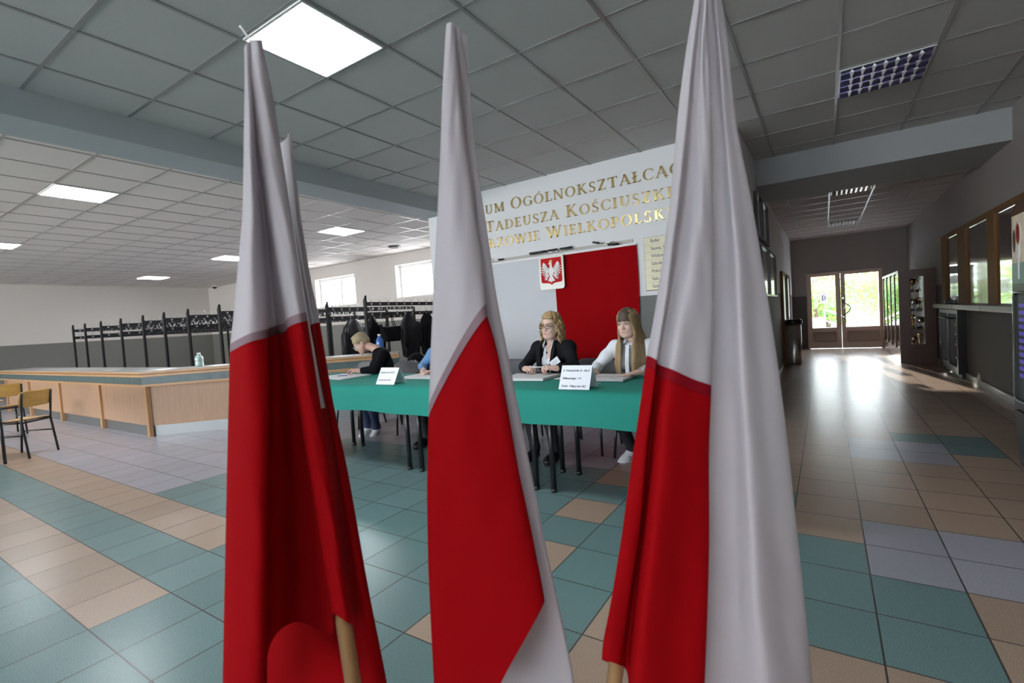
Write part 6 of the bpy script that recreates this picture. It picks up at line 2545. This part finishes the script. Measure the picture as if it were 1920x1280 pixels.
for q in 'lr':
    a, b = P['e' + q], P['w' + q]
    m1 = P['s' + q] * .5 + a * .5
    S.chain([P['s' + q], m1, a], [.052, .053, .047], .03)
    S.chain([a, a + (b - a) * .45, a + (b - a) * .82], [.046, .043, .038], .02)
    S.cone(a + (b - a) * .80, a + (b - a) * .92, .036, .035, .006)
    S.cone(a + (b - a) * .6, b + (b - a) * .4, .0285, .029, .0, 'sub')
S.cone(nk + np.array([0, .0, -.05]), nk + np.array([0, .005, .012]), .078, .060, .03)
S.cone(nk + np.array([0, -.005, -.02]), nk + np.array([0, -.015, .2]), .047, .062, .0, 'sub')
S.ell(nk + np.array([0, -.09, .015]), (.030, .06, .045), None, .008, 'sub')
shb = S.build('white_shirt', M['white_shirt'], wB, o)
cm = MB()
for sg in (-1, 1):
    base = nk - np.array(o)
    A_ = [(sg * .056, .015, .028), (sg * .056, -.035, .020), (sg * .018, -.072, .004)]
    B_ = [(sg * .066, .012, .002), (sg * .076, -.052, -.016), (sg * .034, -.106, -.032)]
    g_ = [[base + np.array(p) for p in A_], [base + np.array(p) for p in B_], [base + np.array(p) + np.array([0, .006, -.003]) for p in B_], [base + np.array(p) + np.array([0, .006, 0]) for p in A_]]
    cm.grid(g_ if sg < 0 else g_[::-1], smooth=False)
cm.build('shirt_collar', M['white_shirt'], shb)
pk = MB()
for q in range(12):
    z0 = -.04 - q * .028
    y0 = -.108 - .045 * math.sin(min(1, (q + 1) / 6) * 1.57)
    pk.box((nk[0] - o[0] - .016, nk[1] - o[1] + y0 - .004, nk[2] + z0 - .028), (nk[0] - o[0] + .016, nk[1] - o[1] + y0 + .014, nk[2] + z0))
pk.build('button_placket', M['white_shirt'], shb)
S = Sdf(*bbox([P[q] for q in ('hl', 'hr', 'kl', 'kr', 'cl', 'cr', 'al', 'ar', 'pelvis')], .16), .008)
legs(S, P, .006)
S.ell(P['pelvis'] - np.array([0, 0, .03]), (.17, .13, .09), None, .03)
S.build('trousers', M['trousers'], wB, o)
shoe(wB, o, P['ar'], (-.45, -.75, -.50), up=(-.2, -.5, .8))
shoe(wB, o, P['al'], (.2, -.95, -.1))
wt = MB()
wv = unit(P['wl'] - P['el'])
wc = P['wl'] - wv * .028
a1 = unit(np.cross(wv, (0, 0, 1)))
a2 = np.cross(a1, wv)
wt.tube([wc - np.array(o) + a1 * .030 * math.cos(t) + a2 * .026 * math.sin(t) for t in [2 * math.pi * k / 18 for k in range(19)]], .007, 6, cap=False)
wo = wt.build('wristwatch', M['black_leather'], wB)
MB().sphere(wc - np.array(o) + a2 * .030 * (1 if a2[2] > 0 else -1), (.016, .016, .008), 8).build('watch_face', M['steel'], wo)
# long hair: cap, fringe and strands falling in front of both shoulders
lo, hi = bbox([h(0, 0, .2), h(.2, -.15, -.2), h(-.2, -.15, -.2), P['chest'] + np.array([.1, -.2, -.26]), P['chest'] + np.array([-.1, -.1, -.26])], .06)


S = Sdf(lo, hi, .0055)
h.e(S, (0, -.022, .045), (.079, .096, .080), .01)
h.e(S, (0, .10, -.02), (.060, .075, .082), .0, 'sub')
rr = random.Random(8)
for sg in (-1, 1):
    for q in range(34):
        u_ = q / 33
        az = sg * (.62 + 1.5 * u_)
        pts_ = [on_cap(h, sg * .25 + (az - sg * .25) * w_, w_, .003 + .003 * rr.random()) for w_ in (.08, .3, .55, .8, 1.0)]
        jaw_ = h(sg * (.074 + .006 * rr.random() + .006 * u_), .040 - .115 * u_, -.075)
        ex_ = -sg * (.050 + .085 * u_ + .010 * rr.random())
        mid_ = P['chest'] + np.array([ex_ * 1.0, -.155 + .145 * u_ ** 1.5, .13])
        low_ = P['chest'] + np.array([ex_ * .95, -.190 + .10 * u_ ** 2, -.02])
        en = P['chest'] + np.array([ex_ * .86 + .006 * rr.uniform(-1, 1), -.185 + .08 * u_ ** 2, -.13 - .07 * rr.random() - .03 * (1 - u_)])
        S.chain(pts_ + [jaw_, mid_, low_, en], [.007, .008, .009, .010, .010, .010, .0095, .008, .003], .004)
for q in range(40):      # back of the hair
    u_ = q / 39
    az = math.pi * (.55 + .9 * u_)
    S.chain([on_cap(h, az, .5, .004), on_cap(h, az, 1.0, .006), h(.082 * math.sin(az), -.02 + .085 * math.cos(az), -.10), P['chest'] + np.array([-.075 * math.sin(az), .125, .02])], [.010, .014, .014, .006], .006)
S.build('hair', M['hair_long'], wB, o, relax=1)
S = Sdf(*bbox([h(0, 0, .16), h(.1, .1, 0), h(-.1, .1, .0), h(0, -.1, 0)], .04), .005)
for q in range(60):
    u_ = q / 59 * 2 - 1
    az = u_ * .86
    pts_ = [on_cap(h, az * (.6 + .4 * w_), w_, .0065 + .002 * math.sin(q * 2.1)) for w_ in (.02, .2, .4, .6, .8)]
    tip = h(.069 * math.sin(az * 1.12) * 1.0, -.004 + .100 * math.cos(az * .95), .034 + rr.uniform(-.003, .003) - .012 * abs(u_) ** 3)
    S.chain(pts_ + [tip], [.0075, .0075, .0075, .0075, .007, .0035], .003)
for q in range(36):
    az = 2 * math.pi * q / 36
    S.chain([on_cap(h, az, w_, .0062) for w_ in (.02, .2, .42)], [.0075, .0075, .004], .004)
S.build('fringe', M['hair_fringe'], wB, o, relax=1)

# ---------------------------------------------------------------- short haired woman bent over her writing
P = seated(-4.50, 4.16, lean=.10, yaw=-.30, chest_dx=-.06, seat=.42)
o = (-4.50, 4.16, 0)
wC = person('short haired woman in a black jumper bent over and writing at the left end', o)
h = Head((-4.81, 3.985, 1.138), yaw=-.78, pitch=.62, roll=.05, s=1.0)
P['waist'] = np.array([-4.49, 4.12, .66])
P['chest'] = np.array([-4.545, 4.07, .88])
P['sl'] = np.array([-4.43, 3.985, .985])
P['sr'] = np.array([-4.66, 4.20, .995])
P['bl'] = np.array([-4.59, 3.97, .84])
P['br'] = np.array([-4.69, 4.06, .85])
P['neck'] = np.array([-4.62, 4.055, 1.055])
ax_ = unit(P['chest'] - P['waist'])
rt = unit(P['sl'] - P['sr'])
P['Ft'] = np.array([rt, unit(np.cross(ax_, rt)), ax_])
P['el'] = np.array([-4.43, 3.86, .835])
P['wl'] = np.array([-4.64, 3.78, .822])
P['er'] = np.array([-4.84, 4.18, .84])
P['wr'] = np.array([-4.70, 3.99, .83])
P['al'] = np.array([-4.70, 4.02, .11])
P['cl'] = np.array([-4.62, 3.93, .33])
P['ar'] = np.array([-4.80, 3.98, .13])
P['cr'] = np.array([-4.75, 3.92, .33])
P['kl'] = np.array([-4.50, 3.76, .50])
P['kr'] = np.array([-4.72, 3.80, .50])
HC = {'l': dict(d=(-.9, -.25, .12), palm=(-.2, -.25, -.9), thumb=(-.3, -.6, .6), curl=(.7, .8, .85, .9), thumb_in=.4),
      'r': dict(d=(.75, -.65, -.03), palm=(0, 0, -1), thumb=(.4, .8, 0), curl=(.15, .15, .2, .2), thumb_in=.05)}
make_body(wC, o, P, h, M['skin_rosy'], HC)
face_parts(wC, h, o, M['brow'])
lo, hi = bbox([P[q] for q in P if q not in ('Ft', 'p', 'al', 'ar', 'cl', 'cr', 'kl', 'kr')], .17)
S = Sdf(lo, hi, .0065)
torso(S, P, .012)
for q in 'lr':
    a, b = P['e' + q], P['w' + q]
    S.cone(P['s' + q], a, .060, .050, .03)
    S.cone(a, a + (b - a) * .80, .050, .038, .02)
    S.cone(a + (b - a) * .6, b + (b - a) * .4, .0285, .029, .0, 'sub')
nk = P['neck']
S.cone(nk + np.array([.03, .01, -.09]), nk + np.array([.01, .0, -.035]), .085, .066, .04)
S.cone(nk + np.array([0, 0, -.035]), h(0, -.02, -.03), .054, .075, .0, 'sub')
S.build('jumper', M['black_wool'], wC, o)
zp = MB()
zp.tube([P['chest'] - np.array(o) + np.array(p) for p in ((-.10, -.115, .05), (-.115, -.13, -.04), (-.11, -.12, -.13))], .003, 6)
zp.build('zip', M['steel'], wC)
S = Sdf(*bbox([P[q] for q in ('hl', 'hr', 'kl', 'kr', 'cl', 'cr', 'al', 'ar', 'pelvis')], .16), .008)
legs(S, P, .006)
S.ell(P['pelvis'] - np.array([0, 0, .03]), (.17, .13, .09), None, .03)
S.build('jeans', M['jeans'], wC, o)
shoe(wC, o, P['al'], (.10, -.72, -.62), up=(.1, -.6, .7))
shoe(wC, o, P['ar'], (-.1, -.75, -.55), up=(.0, -.6, .7))
rr = random.Random(3)
S = Sdf(*bbox([h(0, 0, .2), h(.1, .1, 0), h(-.1, -.14, -.02)], .06), .005)
h.e(S, (0, -.018, .052), (.082, .100, .083), .01)
h.e(S, (0, -.055, .0), (.072, .060, .062), .02)
for sg in (-1, 1):
    h.co(S, (sg * .074, .03, .055), (sg * .076, .015, .012), .012, .008, .01)
for q in range(60):
    th = rr.uniform(0, 6.28)
    x, y = .07 * math.cos(th) * rr.random(), .08 * math.sin(th) * rr.random() - .01
    z = .045 + .083 * math.sqrt(max(.05, 1 - (x / .085) ** 2 - (y / .105) ** 2))
    if y > .030:
        continue
    S.chain([h(x, y, z), h(x + .008, y + .025, z - .004), h(x + .012, y + .04, z - .012)], [.007, .006, .003], .004)
h.e(S, (0, .102, -.025), (.064, .072, .085), .0, 'sub')
for sg in (-1, 1):
    h.e(S, (sg * .086, -.002, -.02), (.02, .026, .036), .0, 'sub')
S.build('hair', M['hair_short'], wC, o)
gl = MB()
oo = np.array(o)
for sx in (-1, 1):
    gl.tube([h(sx * .033 + .022 * math.cos(t), .108, .002 + .018 * math.sin(t)) - oo for t in [2 * math.pi * k / 16 for k in range(17)]], .0014, 5, cap=False)
    gl.tube([h(sx * .055, .103, .008) - oo, h(sx * .078, .05, .01) - oo, h(sx * .080, -.01, .006) - oo], .0014, 5)
gl.build('spectacles', M['steel'], wC)
pn = thing('ballpoint_pen', 'pen in the writing hand of the short haired woman', 'pen', (-4.735, 3.735, .815))
MB().tube([(-.03, -.02, -.028), (.05, .03, .055)], .004, 8).build('pen_barrel', M['ink_blue'], pn)

# ---------------------------------------------------------------- person mostly hidden by the middle flag
P = seated(-3.74, 4.22, lean=.08, yaw=.1, seat=.44)
o = (-3.74, 4.22, 0)
wD = person('person with brown hair in a blue top almost hidden behind the middle flag', o)
h = Head((-3.70, 4.09, 1.17), yaw=1.25, pitch=.15, s=1.0)
P['er'] = np.array([-3.99, 4.05, .84])
P['wr'] = np.array([-3.80, 3.86, .825])
P['el'] = np.array([-3.46, 4.05, .84])
P['wl'] = np.array([-3.62, 3.86, .825])
HD = {'r': dict(d=(.6, -.7, -.1), palm=(0, 0, -1), thumb=(.6, .6, 0), curl=(.2, .2, .25, .3), thumb_in=.1),
      'l': dict(d=(-.6, -.7, -.1), palm=(0, 0, -1), thumb=(-.6, .6, 0), curl=(.2, .2, .25, .3), thumb_in=.1)}
make_body(wD, o, P, h, M['skin'], HD, res=.007)
face_parts(wD, h, o, M['brow'])
lo, hi = bbox([P[q] for q in P if q not in ('Ft', 'p', 'al', 'ar', 'cl', 'cr', 'kl', 'kr')], .17)
S = Sdf(lo, hi, .008)
torso(S, P, .012)
for q in 'lr':
    a, b = P['e' + q], P['w' + q]
    S.cone(P['s' + q], a, .060, .050, .03)
    S.cone(a, a + (b - a) * .82, .050, .038, .02)
    S.cone(a + (b - a) * .6, b + (b - a) * .4, .0285, .029, .0, 'sub')
nk = P['neck']
S.cone(nk + np.array([0, .0, -.05]), nk + np.array([0, .0, .0]), .078, .062, .03)
S.cone(nk + np.array([0, 0, -.03]), nk + np.array([0, -.02, .2]), .05, .066, .0, 'sub')
S.build('blue_top', M['denim'], wD, o)
S = Sdf(*bbox([P[q] for q in ('hl', 'hr', 'kl', 'kr', 'cl', 'cr', 'al', 'ar', 'pelvis')], .16), .009)
legs(S, P, .006)
S.ell(P['pelvis'] - np.array([0, 0, .03]), (.17, .13, .09), None, .03)
S.build('trousers', M['trousers'], wD, o)
for q in 'lr':
    shoe(wD, o, P['a' + q], (0, -1, -.08), name='ankle_boot', m='black_leather', striped=False)
S = Sdf(*bbox([h(0, 0, .2), h(.12, .1, 0), h(-.12, -.14, -.2)], .06), .006)
h.e(S, (0, -.022, .048), (.084, .102, .085), .01)
rr = random.Random(4)
for q in range(46):
    a_ = math.pi * (.06 + .88 * q / 45) + math.pi
    x, y = .082 * math.cos(a_), -.01 + .085 * math.sin(a_)
    S.chain([h(x * .6, y * .6, .11), h(x * 1.05, y, .02), h(x * 1.08, y, -.13 - .02 * rr.random())], [.012, .015, .008], .006)
h.e(S, (0, .10, -.02), (.062, .078, .085), .0, 'sub')
S.build('hair', M['hair_brown'], wD, o)

for root_, dx in ((wA, .035), (wB, -.015), (wD, .115)):
    root_.location.x += dx
for ob in SC.objects:
    if ob.get('label', '').startswith('pale pen held between'):
        ob.location.x += .035
